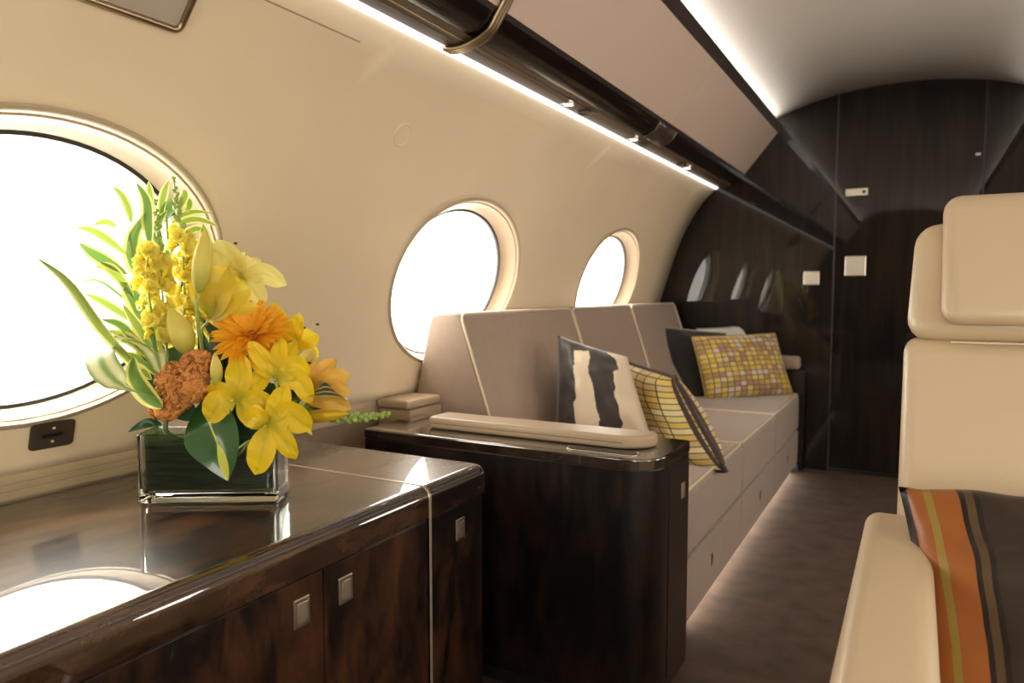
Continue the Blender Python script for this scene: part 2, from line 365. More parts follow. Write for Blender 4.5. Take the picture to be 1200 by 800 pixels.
# door hardware
box('latch', NICK, d1, -.345, -.240, YB-.010, YB+.008, 1.075, 1.185, bev=.006)
def plate(name, label, cat, x0, x1, z0, z1, mat=NICK, y=YB, d=.008, bev=.003):
    return tag(box(name, mat, None, x0, x1, y-d, y, z0, z1, bev=bev), label, cat)
plate('switch_plate', 'small square brushed metal plate on the dark bulkhead left of the door seam', 'switch', -.553, -.470, 1.030, 1.105)
t = thing('light_switch', 'slim horizontal metal switch panel high on the dark bulkhead door', 'switch', (-.30, YB, 1.51))
box('plate', NICK, t, -.352, -.243, YB-.004, YB+.007, 1.503, 1.543, bev=.003)
bm = bmesh.new(); add_disc(bm, (-.262, YB-.007, 1.523), (0, 1, 0), .009, .004, 16); bm_obj('button', bm, BLACK, t)
plate('door_catch', 'tiny metal catch at the right edge of the dark bulkhead door', 'catch', .235, .258, 1.670, 1.682, y=YB+.006, d=.012)

# ------------------------------------------------------------------ overhead bins with lit valance, each side
def bins(s):
    side = 'left' if s < 0 else 'right'
    prof_psu = [(-1.030, 1.597), (-.985, 1.592), (-.957, 1.604), (-.950, 1.640), (-1.035, 1.640)]
    prof_val = [(-.957, 1.606), (-.925, 1.612), (-.900, 1.632), (-.886, 1.655), (-.900, 1.668), (-.955, 1.668)]
    prof_door = [(-.885, 1.657), (-.708, 1.877), (-.722, 1.888), (-.902, 1.668)]
    prof_lip = [(-.7065, 1.877), (-.683, 1.913), (-.690, 1.919), (-.722, 1.889)]
    f = lambda pr: [(mir(x, s), z) for x, z in pr]
    segs = [(YF, .20), (.20, 1.545), (1.545, 2.93), (2.93, YB-.001)] if s < 0 else [(YF, YB-.001)]
    wh = ['furthest forward', 'above the first window and flowers', 'above the second window', 'nearest the dark bulkhead']
    for j, (a, b) in enumerate(segs):
        t = thing('overhead_bin', 'cream leather overhead bin on the %s cabin wall, %s' % (side, wh[j] if s < 0 else 'running its whole length'), 'overhead bin', (mir(-.8, s), (a+b)/2, 1.66), 'overhead bins' if s < 0 else None)
        prism('bin_door', BINM, t, f(prof_door), 'y', a+.001, b-.001, bev=.002, seg=2)
        prism('valance', VAL, t, f(prof_val), 'y', a, b)
        prism('lip', TRIMD, t, f(prof_lip), 'y', a, b)
        prism('bin_edge', TRIMD, t, f([(-.889, 1.650), (-.8795, 1.6605), (-.8835, 1.6635), (-.893, 1.652)]), 'y', a, b)
    psu = thing('service_panel', 'brown gloss service panel under the %s overhead bins' % side, 'panel', (mir(-1, s), 1, 1.6))
    prism('panel', PSUM, psu, f(prof_psu), 'y', YF, YB-.001)
    tube('panel_line', BRASS, psu, [(mir(-.972, s), YF, 1.5975), (mir(-.972, s), 2.35, 1.5975)], .0022)  # thin bronze line running along the panel
    tag(prism('light_strip', LED, None, f([(-1.046, 1.5855), (-1.038, 1.5855), (-1.0305, 1.5920), (-1.0305, 1.5965), (-1.046, 1.5965)]), 'y', YF, YB-.004), 'glowing white light strip along the top of the %s wall' % side, 'light strip')
    tag(prism('cove_light', COVE, None, f([(-.735, 1.892), (-.712, 1.899), (-.714, 1.905), (-.737, 1.898)]), 'y', YF, YB-.03), 'hidden cove light behind the %s bin lip washing the ceiling' % side, 'cove light')
    # bin back so that nothing shows behind the cove
    o = prism('trim_%d' % (6 if s < 0 else 7), CEIL, None, f([(-.90, 1.67), (-.735, 1.885), (-.86, 1.90), (-1.05, 1.75), (-1.05, 1.645), (-.95, 1.645)]), 'y', YF, YB-.001, kind='structure')
for s in (-1, 1): bins(s)
def valance_path(y, off=.006):
    pr = [(-1.034, 1.594), (-1.010, 1.590), (-.985, 1.5905), (-.957, 1.597), (-.930, 1.606), (-.905, 1.622), (-.885, 1.650), (-.862, 1.682), (-.836, 1.715), (-.805, 1.754), (-.760, 1.811), (-.706, 1.878)]
    return [(x+off*.35, y, z-off) for x, z in pr]
def valance_short(y, off): return valance_path(y, off)[3:7]
t = thing('bin_divider', 'curved bronze trim hoop crossing the overhead valance', 'trim hoop', (-.95, 1.545, 1.59))
bm = bmesh.new()
for dy in (-.011, 0, .011): add_tube(bm, [(x, 1.545+dy, z) for x, y, z in crv(valance_path(1.545, .004), 30)], .0068, n=8)
bm_obj('hoop', bm, BRASS, t)
t = thing('belt_sign', 'small dark sign panel framed by two bronze lines on the black valance', 'sign', (-.93, 2.92, 1.6))
for yy in (2.80, 3.02): tube('sign_edge', BRASS, t, crv(valance_short(yy, .0005), 12), .0025)
def vbox(y0, y1, mat, nm, par):
    bm = bmesh.new(); P = crv(valance_short(0, .0004), 10)
    A = [[bm.verts.new((p.x, y, p.z)) for p in P] for y in (y0, y1)]
    for i in range(len(P)-1): bm.faces.new([A[0][i], A[0][i+1], A[1][i+1], A[1][i]])
    o = bm_obj(nm, bm, mat, par); md = o.modifiers.new('t', 'SOLIDIFY'); md.thickness = .001; return o
vbox(2.803, 3.017, TRIMD, 'sign_face', t)
# reading lights in pairs
g = 'reading lights in the service panel'
for y, lit, wh in ((2.17, True, 'first lit from the front'), (2.30, False, 'first dark from the front'), (2.79, True, 'second lit from the front'), (2.91, False, 'second dark from the front'), (3.44, False, 'unlit one nearest the bulkhead'), (3.56, True, 'lit one nearest the bulkhead')):
    x = -.990; z = 1.5925
    t = thing('reading_light', 'small round reading light beside the light strip, ' + wh, 'reading light', (x, y, z-.004), g)
    bm = bmesh.new(); add_tube(bm, [(x+.019*math.cos(a), y+.021*math.sin(a), z-.003) for a in np.linspace(0, 2*PI, 25)[:-1]], .0045, closed=True); bm_obj('bezel', bm, CHROME if lit else TRIMD, t)
    bm = bmesh.new(); add_disc(bm, (x, y, z-.0045), (0, 0, 1), .016, .004); bm_obj('lens', bm, RLENS if lit else BLACK, t)
# small wall fittings
def wall_pt(y, z, off=0): return Vector((XW(z)+off, y, z))
def wall_patch(name, mat, parent, y0, y1, z0, z1, off0, off1, rad=.01, bev=0, n=6):
    """a thin solid panel following the side wall"""
    out = rpoly([(y0, z0), (y1, z0), (y1, z1), (y0, z1)], rad, n)
    bm = bmesh.new(); A = [bm.verts.new(wall_pt(y, z, off0)) for y, z in out]; B = [bm.verts.new(wall_pt(y, z, off1)) for y, z in out]; m = len(out)
    bm.faces.new(A); bm.faces.new(B[::-1])
    for i in range(m): bm.faces.new([A[i], A[(i+1) % m], B[(i+1) % m], B[i]])
    return bm_obj(name, bm, mat, parent)
t = thing('wall_light', 'rectangular bronze framed fitting high on the wall above the first window', 'wall light', wall_pt(.68, 1.46))
fr_ = rpoly([(.50, 1.457), (.885, 1.457), (.885, 1.565), (.50, 1.565)], .014, 5)
tube('frame', BRASS, t, [wall_pt(y, z, .004) for y, z in fr_], .0065, closed=True)
wall_patch('lens', simple('frosted_lens', (.52, .46, .36), .25, coat=.5), t, .502, .883, 1.459, 1.563, -.003, .0025, .014)
t = thing('shade_switch', 'brown two-button window shade switch below the first window', 'switch', wall_pt(.79, .72))
wall_patch('plate', simple('bronze_plate', (.10, .075, .05), .25, metal=.5), t, .748, .830, .700, .752, -.002, .004, .010)
wall_patch('rocker', BLACK, t, .770, .808, .722, .729, .003, .006, .002)
for zz_ in (.713, .739):
    bm = bmesh.new(); add_disc(bm, wall_pt(.789, zz_, .0035), (1, 0, .3), .0028, .002, 12); bm_obj('button', bm, NICK, t)
y0, z0 = 1.575, 1.405
P = [wall_pt(y0+.030*math.cos(a), z0+.026*math.sin(a), .0012) for a in np.linspace(0, 2*PI, 33)[:-1]]
t = thing('wall_cover', 'round wall cover disc flush with the cream wall between windows', 'cover', wall_pt(y0, z0))
tube('rim', WALL, t, P, .003, closed=True)
bm = bmesh.new(); bm.faces.new([bm.verts.new(p+Vector((.0012, 0, 0))) for p in P]); bm_obj('disc', bm, WALL, t)
tag(tube('wall_seam', LEDGE, None, [wall_pt(y, 1.545, .0005) for y in np.linspace(.9, 1.29, 8)], .002), 'thin raised seam line just below the light strip', 'seam')

# ------------------------------------------------------------------ credenza in the foreground
def latch(parent, x, y, z, w=.034, h=.042, face='x'):
    f = box('latch', NICK, parent, x-.002, x+.0035, y-w/2, y+w/2, z-h/2, z+h/2, bev=.0015, seg=2)
    box('latch_face', simple('latch_inset', (.62, .56, .46), .35, metal=.9) if 'latch_inset' not in bpy.data.materials else bpy.data.materials['latch_inset'], f, x+.0030, x+.0048, y-w/2+.006, y+w/2-.006, z-h/2+.007, z+h/2-.007, bev=.001, seg=1)
CXF = -.835
t = thing('credenza', 'low gloss dark brown wooden credenza with a mirror-like top under the vase', 'credenza', (-1.15, .4, 0))
def cred_section(y0, y1, endr):
    # body cross-section with bullnose, lofted along y; the far end turns down and round
    pl = [(-1.4425, y0+.002), (CXF-.0035, y0+.002), (CXF-.0035, y1-(.003 if endr else .002)), (-1.4425, y1-(.003 if endr else .002))]
    prism('body', CRED, t, rpoly(pl, [0, .001, .034 if endr else .001, 0], 10), 'z', .06, .545)
cred_section(YF+.6, 1.176, False); cred_section(1.184, 1.41, True)
box('plinth', BLACK, t, -1.44, CXF-.05, YF+.65, 1.34, 0, .06)
def top_mesh(y0, y1, rounded):
    bm = bmesh.new(); pl = [(-1.446, y0), (CXF, y0), (CXF, y1), (-1.446, y1)]
    prism('', None, None, rpoly(pl, [0, 0, .036 if rounded else 0, 0], 10), 'z', .548, .610, bm=bm)
    def hit(e):
        if not all(abs(v.co.z-.610) < 1e-5 for v in e.verts): return False
        if all(v.co.x > CXF-.002 for v in e.verts): return True
        return rounded and all(v.co.y > y1-.0365 for v in e.verts)
    bmesh.ops.bevel(bm, geom=[e for e in bm.edges if hit(e)], offset=.026, segments=7, profile=.5, affect='EDGES')
    return bm_obj('worktop', bm, CREDT, t)
top_mesh(YF+.6, 1.1775, False); top_mesh(1.1825, 1.415, True)
sp = [(CXF+.001, .12), (CXF+.001, .575), (CXF-.004, .596), (CXF-.018, .6085), (CXF-.04, .611), (-1.44, .611)]
bm = bmesh.new()
for a, b in zip(sp, sp[1:]):
    pass
pts = [(CXF+.0005, .065), (CXF+.0005, .3), (CXF+.0005, .565)] + [tuple(p) for p in [(CXF+.0005-.026*(1-math.cos(q_)), .5845+.026*math.sin(q_)) for q_ in np.linspace(0, PI/2, 10)]] + [(-1.2, .6105), (-1.445, .6105)]
w = .0045; A = [[bm.verts.new((x+dx, 1.18+dy, z+dz)) for (x, z) in pts] for dy, dx, dz in ((-w, .0, 0), (-w*.5, .0015, .0010), (w*.5, .0015, .0010), (w, 0, 0))]
for a, b in zip(A, A[1:]):
    for i in range(len(pts)-1): bm.faces.new([a[i], a[i+1], b[i+1], b[i]])
bm_obj('seam_strip', bm, STRIP, t)
for (a, b, ly) in ((-.45, .215, None), (.219, .876, .828), (.880, 1.172, .930), (1.188, 1.378, 1.290)):
    dr = box('door', CRED, t, CXF-.010, CXF-.0005, a, b, .10, .544, bev=.001, seg=1)
    if ly: latch(dr, CXF-.001, ly, .493, h=.046)

# ------------------------------------------------------------------ side cabinet (sofa end) with armrest pad
t = thing('side_cabinet', 'tall near-black gloss wooden cabinet at the near end of the sofa', 'cabinet', (-.9, 1.68, 0))
plan = [(-1.318, 1.551), (-.488, 1.551), (-.488, 1.828), (-1.318, 1.828)]; TZ = .622
prism('body', CAB, t, rpoly([(x+(-.002 if x > -.6 else .002), y+(.002 if y < 1.7 else -.002)) for x, y in plan], [.003, .088, .01, .003], 12), 'z', .05, TZ-.029)
bm = bmesh.new(); prism('', None, None, rpoly(plan, [.006, .09, .012, .006], 12), 'z', TZ-.025, TZ, bm=bm)
es = [e for e in bm.edges if all(abs(v.co.z-TZ) < 1e-5 for v in e.verts)]
bmesh.ops.bevel(bm, geom=es, offset=.005, segments=3, profile=.5, affect='EDGES'); bm_obj('top', bm, CABT, t)
box('plinth', BLACK, t, -1.30, -.52, 1.58, 1.81, 0, .05)
prism('reveal_line', BLACK, t, rpoly([(-1.315, 1.557), (-.494, 1.557), (-.494, 1.82), (-1.315, 1.82)], [.003, .085, .01, .003], 10), 'z', TZ-.030, TZ-.024)
box('door', CAB, t, -.4915, -.4880, 1.650, 1.815, .08, TZ-.045, bev=.001, seg=1)
latch(t, -.489, 1.762, .509, .026, .038)
slot = lambda x0, x1, y0, y1, r: rpoly([(x0, y0), (x1, y0), (x1, y1), (x0, y1)], r, 6)
tube('slot_rim', NICK, t, [(x, y, TZ+.0015) for x, y in slot(-.722, -.548, 1.575, 1.618, .018)], .0014, closed=True)
prism('slot_cover', BLACK, t, slot(-.719, -.551, 1.578, 1.615, .016), 'z', TZ-.001, TZ+.0035)
a_ = thing('armrest_pad', 'long tan leather armrest pad lying on top of the dark cabinet', 'armrest', (-.86, 1.67, TZ))
bm = bmesh.new(); prism('', None, None, rpoly([(-1.165, 1.632), (-.590, 1.632), (-.540, 1.678), (-.540, 1.735), (-1.165, 1.735)], [.02, .03, .02, .02, .02], 6), 'z', TZ+.0005, TZ+.033, bm=bm)
es = [e for e in bm.edges if all(v.co.z > TZ+.032 for v in e.verts) or all(v.co.z < TZ+.001 for v in e.verts)]
bmesh.ops.bevel(bm, geom=es, offset=.010, segments=4, profile=.5, affect='EDGES'); bm_obj('pad', bm, PADM, a_)
tube('pad_seam', simple('dark_seam', (.18, .13, .09), .5), a_, [(-1.155, 1.6322, TZ+.017), (-.60, 1.6322, TZ+.017)], .0013)
# ledge cap between cabinet and wall
tag(box('ledge_block', PADM, None, -1.446, -1.322, 1.76, 1.935, .640, .668, bev=.010, seg=3), 'small tan leather cap block between cabinet top and wall ledge', 'ledge cap')
tag(box('filler_panel', PADM, None, -1.446, -1.322, 1.77, 1.935, .0, .639, bev=.004), 'tan leather filler panel between the dark cabinet and the wall', 'panel')

# ------------------------------------------------------------------ sofa
t = thing('sofa', 'long mauve beige upholstered three-seat sofa along the window wall', 'sofa', (-.9, 3.15, 0))
BY = [1.952, 2.80, 3.52, 4.285]; SY = [1.834, 2.785, 3.515, 4.285]
for j in range(3):
    a, b = BY[j]+.002, BY[j+1]-.002
    z0 = .586 if j == 0 else .40
    # front face line: x = -1.075 at z .40 -> -1.262 at z .93
    fx = lambda z: -1.085-.177*(z-.40)/.53
    # the first cushion rests above the notch of the cabinet
    P_ = rpoly([(fx(.40), .40), (fx(.93), .93), (-1.378, .925), (-1.435, .67), (-1.435, .40)], [.01, .022, .03, .01, .01], 5)
    if j == 0: a0 = 1.952
    bm = bmesh.new(); prism('', None, None, P_, 'y', a, b, bm=bm)
    es = [e for e in bm.edges if abs(e.verts[0].co.y-e.verts[1].co.y) < 1e-6]
    bmesh.ops.bevel(bm, geom=es, offset=.012, segments=3, profile=.5, affect='EDGES')
    if j == 0:   # cushion clears the cabinet's rear corner below its top
        pass
    c = bm_obj('back_cushion', bm, SOFA, t)
    y0_, y1_ = (1.951 if j == 0 else a+.004), b-.004
    lp = [(y0_, .46), (y1_, .46), (y1_, .925), (y0_, .925)]
    tube('piping', PIPE, c, [(fx(z)+.002, y, z) for y, z in rpoly(lp, .03, 5)], .0042, closed=True)
    a, b = SY[j]+.001, SY[j+1]-.001
    bm = bmesh.new(); add_box(bm, -1.20, -.546, a, b, .232, .432, bev=.022, seg=4)
    for v in bm.verts:
        if v.co.z > .40:
            u_ = (v.co.y-a)/(b-a); v.co.z += .010*math.sin(PI*u_)*min(1, (v.co.x+1.2)/.1)*min(1, (-.546-v.co.x)/.06+.3)
    c = bm_obj('seat_cushion', bm, SOFA, t)
    tube('piping', PIPE, c, [(x, y, .430) for x, y in rpoly([(-1.10, a+.006), (-.553, a+.006), (-.553, b-.006), (-1.10, b-.006)], .022, 5)], .0040, closed=True)
    dr = box('drawer', SOFA, t, -.565, -.548, SY[j]+.002, SY[j+1]-.002, .045, .228, bev=.003, seg=2)
    ym = (SY[j]+SY[j+1])/2+.02
    box('latch', BRASS, dr, -.550, -.5455, ym-.008, ym+.008, .118, .158, bev=.002, seg=1)
box('base', TRIMD, t, -1.31, -.567, 1.834, 4.285, .05, .228)
box('foot', BLACK, t, -.62, -.54, 4.24, 4.285, 0, .045); box('foot', BLACK, t, -.62, -.585, 2.05, 2.09, 0, .05); box('foot', BLACK, t, -1.4, -1.34, 2.05, 2.09, 0, .05); box('foot', BLACK, t, -1.4, -1.34, 4.2, 4.25, 0, .05)
tag(box('floor_light', FLED, None, -.600, -.590, 2.12, 4.20, .030, .040), 'hidden light strip glowing on the carpet under the sofa front', 'light strip')
bpy.data.objects['floor_light'].location.z = 0
e_ = thing('end_panel', 'dark end panel between the far end of the sofa and the bulkhead', 'panel', (-.9, 4.33, 0))
box('panel', CAB, e_, -1.44, -.520, 4.292, 4.360, 0, .560, bev=.01)
box('arm_pad', SOFA, e_, -1.30, -.55, 4.270, 4.360, .562, .635, bev=.02, seg=4)

# ------------------------------------------------------------------ pillows
def pillow(name, label, group, TL, TR, BR, BL, th, mat, pipemat=None, piper=.006, lumps=.006, seed=0, pull=.06):
    """cushion stretched between its four corners"""
    c = (TL+TR+BR+BL)/4; root = thing(name, label, 'pillow', c, group)
    nrm = (TR-TL+BR-BL).cross(TL-BL+TR-BR).normalized(); w = ((TR-TL).length+(BR-BL).length)/2; h = ((TL-BL).length+(TR-BR).length)/2
    bm = bmesh.new(); n = 30; uvl = bm.loops.layers.uv.new('UVMap'); G = {}
    def pos(i, j, sd):
        a, b = -1+2*i/n, -1+2*j/n
        x = a*(1-pull*(1-b*b)); y = b*(1-pull*(1-a*a)); u, v = (x+1)/2, (y+1)/2
        f = max(0, (1-abs(a)**2.8))**.5*max(0, (1-abs(b)**2.8))**.5
        nz = noise.noise(Vector((a*1.7+seed, b*1.7, sd*3.1)))*lumps*f*2.5 + noise.noise(Vector((a*4+seed, b*4, sd)))*lumps*f
        return (BL*(1-u)+BR*u)*(1-v)+(TL*(1-u)+TR*u)*v+nrm*(sd*th/2*f*(1.12-.12*b)+nz*sd)
    for sd in (1, -1):
        for i in range(n+1):
            for j in range(n+1):
                edge = i in (0, n) or j in (0, n); key = (i, j, 0 if edge else sd)
                if key not in G: G[key] = (bm.verts.new(pos(i, j, 0 if edge else sd)))
        for i in range(n):
            for j in range(n):
                q = [(i, j), (i+1, j), (i+1, j+1), (i, j+1)]
                f = bm.faces.new([G[(a, b, 0 if (a in (0, n) or b in (0, n)) else sd)] for a, b in q])
                for l, (a, b) in zip(f.loops, q): l[uvl].uv = (a/n*w, b/n*h)
    bm_obj('cover', bm, mat, root, auto=False)
    if pipemat:
        per = [(i, 0) for i in range(n)]+[(n, j) for j in range(n)]+[(n-i, n) for i in range(n)]+[(0, n-j) for j in range(n)]
        tube('piping', pipemat, root, [pos(i, j, 0) for i, j in per], piper, closed=True, n=6)
    return root
def plaid(name, sx, sy, cells, line, lw=.12):
    """woven check: cell colours from a palette, with dark lines; UV in metres"""
    m, nt, b = newmat(name); uv = N(nt, 'ShaderNodeUVMap'); sp = N(nt, 'ShaderNodeSeparateXYZ'); nt.links.new(uv.outputs[0], sp.inputs[0])
    def axis(o, s, lwid):
        k = N(nt, 'ShaderNodeMath', operation='DIVIDE'); nt.links.new(sp.outputs[o], k.inputs[0]); k.inputs[1].default_value = s
        fr = N(nt, 'ShaderNodeMath', operation='FRACT'); nt.links.new(k.outputs[0], fr.inputs[0])
        fl = N(nt, 'ShaderNodeMath', operation='FLOOR'); nt.links.new(k.outputs[0], fl.inputs[0])
        ln = N(nt, 'ShaderNodeMath', operation='LESS_THAN'); nt.links.new(fr.outputs[0], ln.inputs[0]); ln.inputs[1].default_value = lwid
        return fl, ln
    fx_, lx = axis('X', sx, lw); fy_, ly = axis('Y', sy, lw*sx/sy*.8)
    cb = N(nt, 'ShaderNodeCombineXYZ'); nt.links.new(fx_.outputs[0], cb.inputs[0]); nt.links.new(fy_.outputs[0], cb.inputs[1])
    wn = N(nt, 'ShaderNodeTexWhiteNoise', noise_dimensions='2D'); nt.links.new(cb.outputs[0], wn.inputs['Vector'])
    r = N(nt, 'ShaderNodeValToRGB'); r.color_ramp.interpolation = 'CONSTANT'; e = r.color_ramp.elements
    for i, c in enumerate(cells):
        if i < 2: q = e[i]; q.position = i/len(cells)
        else: q = e.new(i/len(cells))
        q.color = (*c, 1)
    nt.links.new(wn.outputs['Value'], r.inputs[0])
    mx = N(nt, 'ShaderNodeMath', operation='MAXIMUM'); nt.links.new(lx.outputs[0], mx.inputs[0]); nt.links.new(ly.outputs[0], mx.inputs[1])
    g = N(nt, 'ShaderNodeMix', data_type='RGBA'); nt.links.new(mx.outputs[0], g.inputs[0]); nt.links.new(r.outputs[0], g.inputs[6]); g.inputs[7].default_value = (*line, 1)
    nt.links.new(g.outputs[2], b.inputs['Base Color']); b.inputs['Roughness'].default_value = .7; b.inputs['Sheen Weight'].default_value = .3
    nz = N(nt, 'ShaderNodeTexNoise', Scale=900.0); nt.links.new(uv.outputs[0], nz.inputs['Vector']); bp = N(nt, 'ShaderNodeBump', Strength=.3, Distance=.001)
    nt.links.new(nz.outputs['Fac'], bp.inputs['Height']); nt.links.new(bp.outputs[0], b.inputs['Normal'])
    return m
PL1 = plaid('plaid_large', .056, .026, [(.62, .46, .10), (.50, .36, .09), (.66, .55, .22), (.55, .42, .16), (.70, .60, .34)], (.045, .018, .016), .10)
PL2 = plaid('plaid_small', .036, .027, [(.60, .42, .05), (.38, .22, .13), (.66, .50, .12), (.62, .50, .42), (.45, .30, .10)], (.16, .09, .05), .16)
def cowmat():
    m, nt, b = newmat('cowhide'); uv = N(nt, 'ShaderNodeUVMap')
    # blotches placed at chosen spots (UV metres), ragged edges
    nz = N(nt, 'ShaderNodeTexNoise', Scale=9.0, Detail=5.0); nt.links.new(uv.outputs[0], nz.inputs['Vector'])
    sub = N(nt, 'ShaderNodeVectorMath', operation='SUBTRACT'); nt.links.new(nz.outputs['Color'], sub.inputs[0]); sub.inputs[1].default_value = (.5, .5, .5)
    sc_ = N(nt, 'ShaderNodeVectorMath', operation='SCALE'); nt.links.new(sub.outputs[0], sc_.inputs[0]); sc_.inputs['Scale'].default_value = .075
    ad = N(nt, 'ShaderNodeVectorMath', operation='ADD'); nt.links.new(uv.outputs[0], ad.inputs[0]); nt.links.new(sc_.outputs[0], ad.inputs[1])
    def blob(cx, cy, rx, ry):
        s1 = N(nt, 'ShaderNodeVectorMath', operation='SUBTRACT'); nt.links.new(ad.outputs[0], s1.inputs[0]); s1.inputs[1].default_value = (cx, cy, 0)
        d1_ = N(nt, 'ShaderNodeVectorMath', operation='DIVIDE'); nt.links.new(s1.outputs[0], d1_.inputs[0]); d1_.inputs[1].default_value = (rx, ry, 1)
        l = N(nt, 'ShaderNodeVectorMath', operation='LENGTH'); nt.links.new(d1_.outputs[0], l.inputs[0]); return l.outputs['Value']
    last = None
    for a in COWBLOBS:
        v = blob(*a)
        if last is None: last = v
        else:
            mn = N(nt, 'ShaderNodeMath', operation='MINIMUM'); nt.links.new(last, mn.inputs[0]); nt.links.new(v, mn.inputs[1]); last = mn.outputs[0]
    r = N(nt, 'ShaderNodeValToRGB'); e = r.color_ramp.elements; e[0].position = .96; e[1].position = 1.03; e[0].color = (.022, .014, .012, 1); e[1].color = (.72, .60, .44, 1)
    nt.links.new(last, r.inputs[0]); nt.links.new(r.outputs[0], b.inputs['Base Color']); b.inputs['Roughness'].default_value = .5; b.inputs['Sheen Weight'].default_value = .4
    return m
COWBLOBS = [(.01, .20, .068, .42), (.07, .42, .13, .085), (.185, .20, .046, .215), (.205, .31, .05, .045)]
COW = cowmat()
# corners measured off the photograph (pixel and distance)
ng, fg = 'pillows at the near end of the sofa', 'pillows at the far end of the sofa'
pillow('cowhide_pillow', 'dark brown and cream cowhide pillow leaning on the sofa back', ng, at(654, 393, 2.68), at(735, 418, 2.56), at(768, 524, 2.43), at(650, 524, 2.50), .13, COW, None, seed=1, pull=.03, lumps=.009)
pillow('plaid_pillow', 'yellow and brown plaid pillow with dark piping tipped on its corner at the seat edge', ng, at(725, 421, 2.84), at(790, 442, 2.50), at(851, 552, 2.34), at(775, 548, 2.62), .17, PL1, simple('maroon_piping', (.035, .015, .014), .6), .008, seed=4, pull=.02)
pillow('lumbar_pillow', 'oblong yellow and mauve checked lumbar pillow at the far end of the sofa', fg, at(811, 395, 3.96), at(908, 391, 4.06), at(929, 462, 4.00), at(828, 470, 3.86), .12, PL2, simple('mustard_piping', (.45, .33, .08), .6), .005, seed=8, pull=.02)
pillow('dark_pillow', 'plain charcoal black pillow behind the oblong checked pillow', fg, at(762, 381, 4.08), at(850, 390, 4.22), at(880, 462, 4.12), at(812, 474, 3.93), .10, simple('charcoal_fabric', (.020, .018, .022), .8, sheen=.2), simple('cream_piping', (.5, .42, .30), .6), .005, seed=12, pull=.03)
pillow('white_pillow', 'off-white pillow peeking out above the oblong checked pillow', fg, at(815, 384, 4.24), at(882, 378, 4.30), at(905, 455, 4.22), at(840, 455, 4.20), .08, simple('white_fabric', (.62, .60, .58), .7, bump=.2), None, seed=15)

# ------------------------------------------------------------------ armchair on the right
t = thing('armchair', 'cream leather armchair with a padded headrest on the right of the aisle', 'armchair', (.26, 1.3, 0))
def lean_block(name, x0, x1, z0, z1, y_front, depth, bev=.03, lean=.40, parent=t, dz=0, taper=0):
    """upholstered block that leans back about z=.5"""
    bm = bmesh.new(); add_box(bm, x0, x1, 0, depth, z0, z1, bev=bev, seg=5)
    bmesh.ops.subdivide_edges(bm, edges=[e for e in bm.edges if e.calc_length() > .08], cuts=6, use_grid_fill=True)
    for v in bm.verts:
        u = (v.co.x-x0)/(x1-x0); w_ = (v.co.z-z0)/(z1-z0)
        puff = .012*math.sin(PI*min(1, max(0, u)))*math.sin(PI*min(1, max(0, w_)))
        if v.co.y < depth/2: v.co.y -= puff
        v.co.x += taper*(w_)*(1-2*u)
        v.co.y += y_front+lean*(v.co.z-.5)
    return bm_obj(name, bm, CREAM, parent)
lean_block('lower_back', -.018, .538, .40, .905, 1.455, .12, .028)
lean_block('upper_back', -.016, .536, .900, 1.135, 1.452, .13, .045, taper=.012)
hr = lean_block('headrest', .042, .478, .935, 1.185, 1.395, .10, .032)
tube('seam', PIPE, hr, [(.06, 1.452+.4*.403-.004, .9025), (.46, 1.452+.4*.403-.004, .9025)], .002)
box('seat_cushion', CREAM, t, .045, .475, .86, 1.48, .28, .405, bev=.04, seg=5)
box('seat_base', CREAM, t, -.03, .55, .92, 1.50, .12, .33, bev=.03)
for x0, x1 in ((-.068, .037), (.483, .588)):
    box('armrest', CREAM, t, x0, x1, .68, 1.475, .22, .602, bev=.026, seg=6)
bm = bmesh.new(); add_disc(bm, (.26, 1.2, .0), (0, 0, 1), .20, .03, 32, .19); add_disc(bm, (.26, 1.2, .03), (0, 0, 1), .12, .10, 32, .12); bm_obj('pedestal', bm, TRIMD, t)
def silk():
    m, nt, b = newmat('striped_silk'); uv = N(nt, 'ShaderNodeUVMap'); sp = N(nt, 'ShaderNodeSeparateXYZ'); nt.links.new(uv.outputs[0], sp.inputs[0])
    k = N(nt, 'ShaderNodeMath', operation='DIVIDE'); nt.links.new(sp.outputs['X'], k.inputs[0]); k.inputs[1].default_value = .46
    r = N(nt, 'ShaderNodeValToRGB'); r.color_ramp.interpolation = 'CONSTANT'; e = r.color_ramp.elements
    br_, dk, ol, gy, gn = (.30, .095, .018), (.016, .010, .008), (.085, .055, .022), (.034, .022, .016), (.16, .14, .03)
    S = [(0, dk), (.018, br_), (.060, (.28, .20, .04)), (.085, br_), (.155, dk), (.170, ol), (.195, dk), (.21, gy), (.36, dk), (.37, gn), (.47, dk), (.49, br_), (.66, dk), (.69, gy), (.85, gn), (.9, br_)]
    e[0].position = 0; e[0].color = (*S[0][1], 1); e[1].position = S[1][0]; e[1].color = (*S[1][1], 1)
    for p, c in S[2:]: q = e.new(p); q.color = (*c, 1)
    nt.links.new(k.outputs[0], r.inputs[0]); nt.links.new(r.outputs[0], b.inputs['Base Color']); b.inputs['Roughness'].default_value = .42; b.inputs['Specular IOR Level'].default_value = .3
    return m
pillow('silk_pillow', 'copper orange and dark brown striped silk pillow on the armchair seat', None, Vector((-.016, 1.395, .667)), Vector((.47, 1.40, .675)), Vector((.45, 1.09, .43)), Vector((.038, 1.08, .43)), .13, silk(), None, seed=21, pull=.035, lumps=.012)

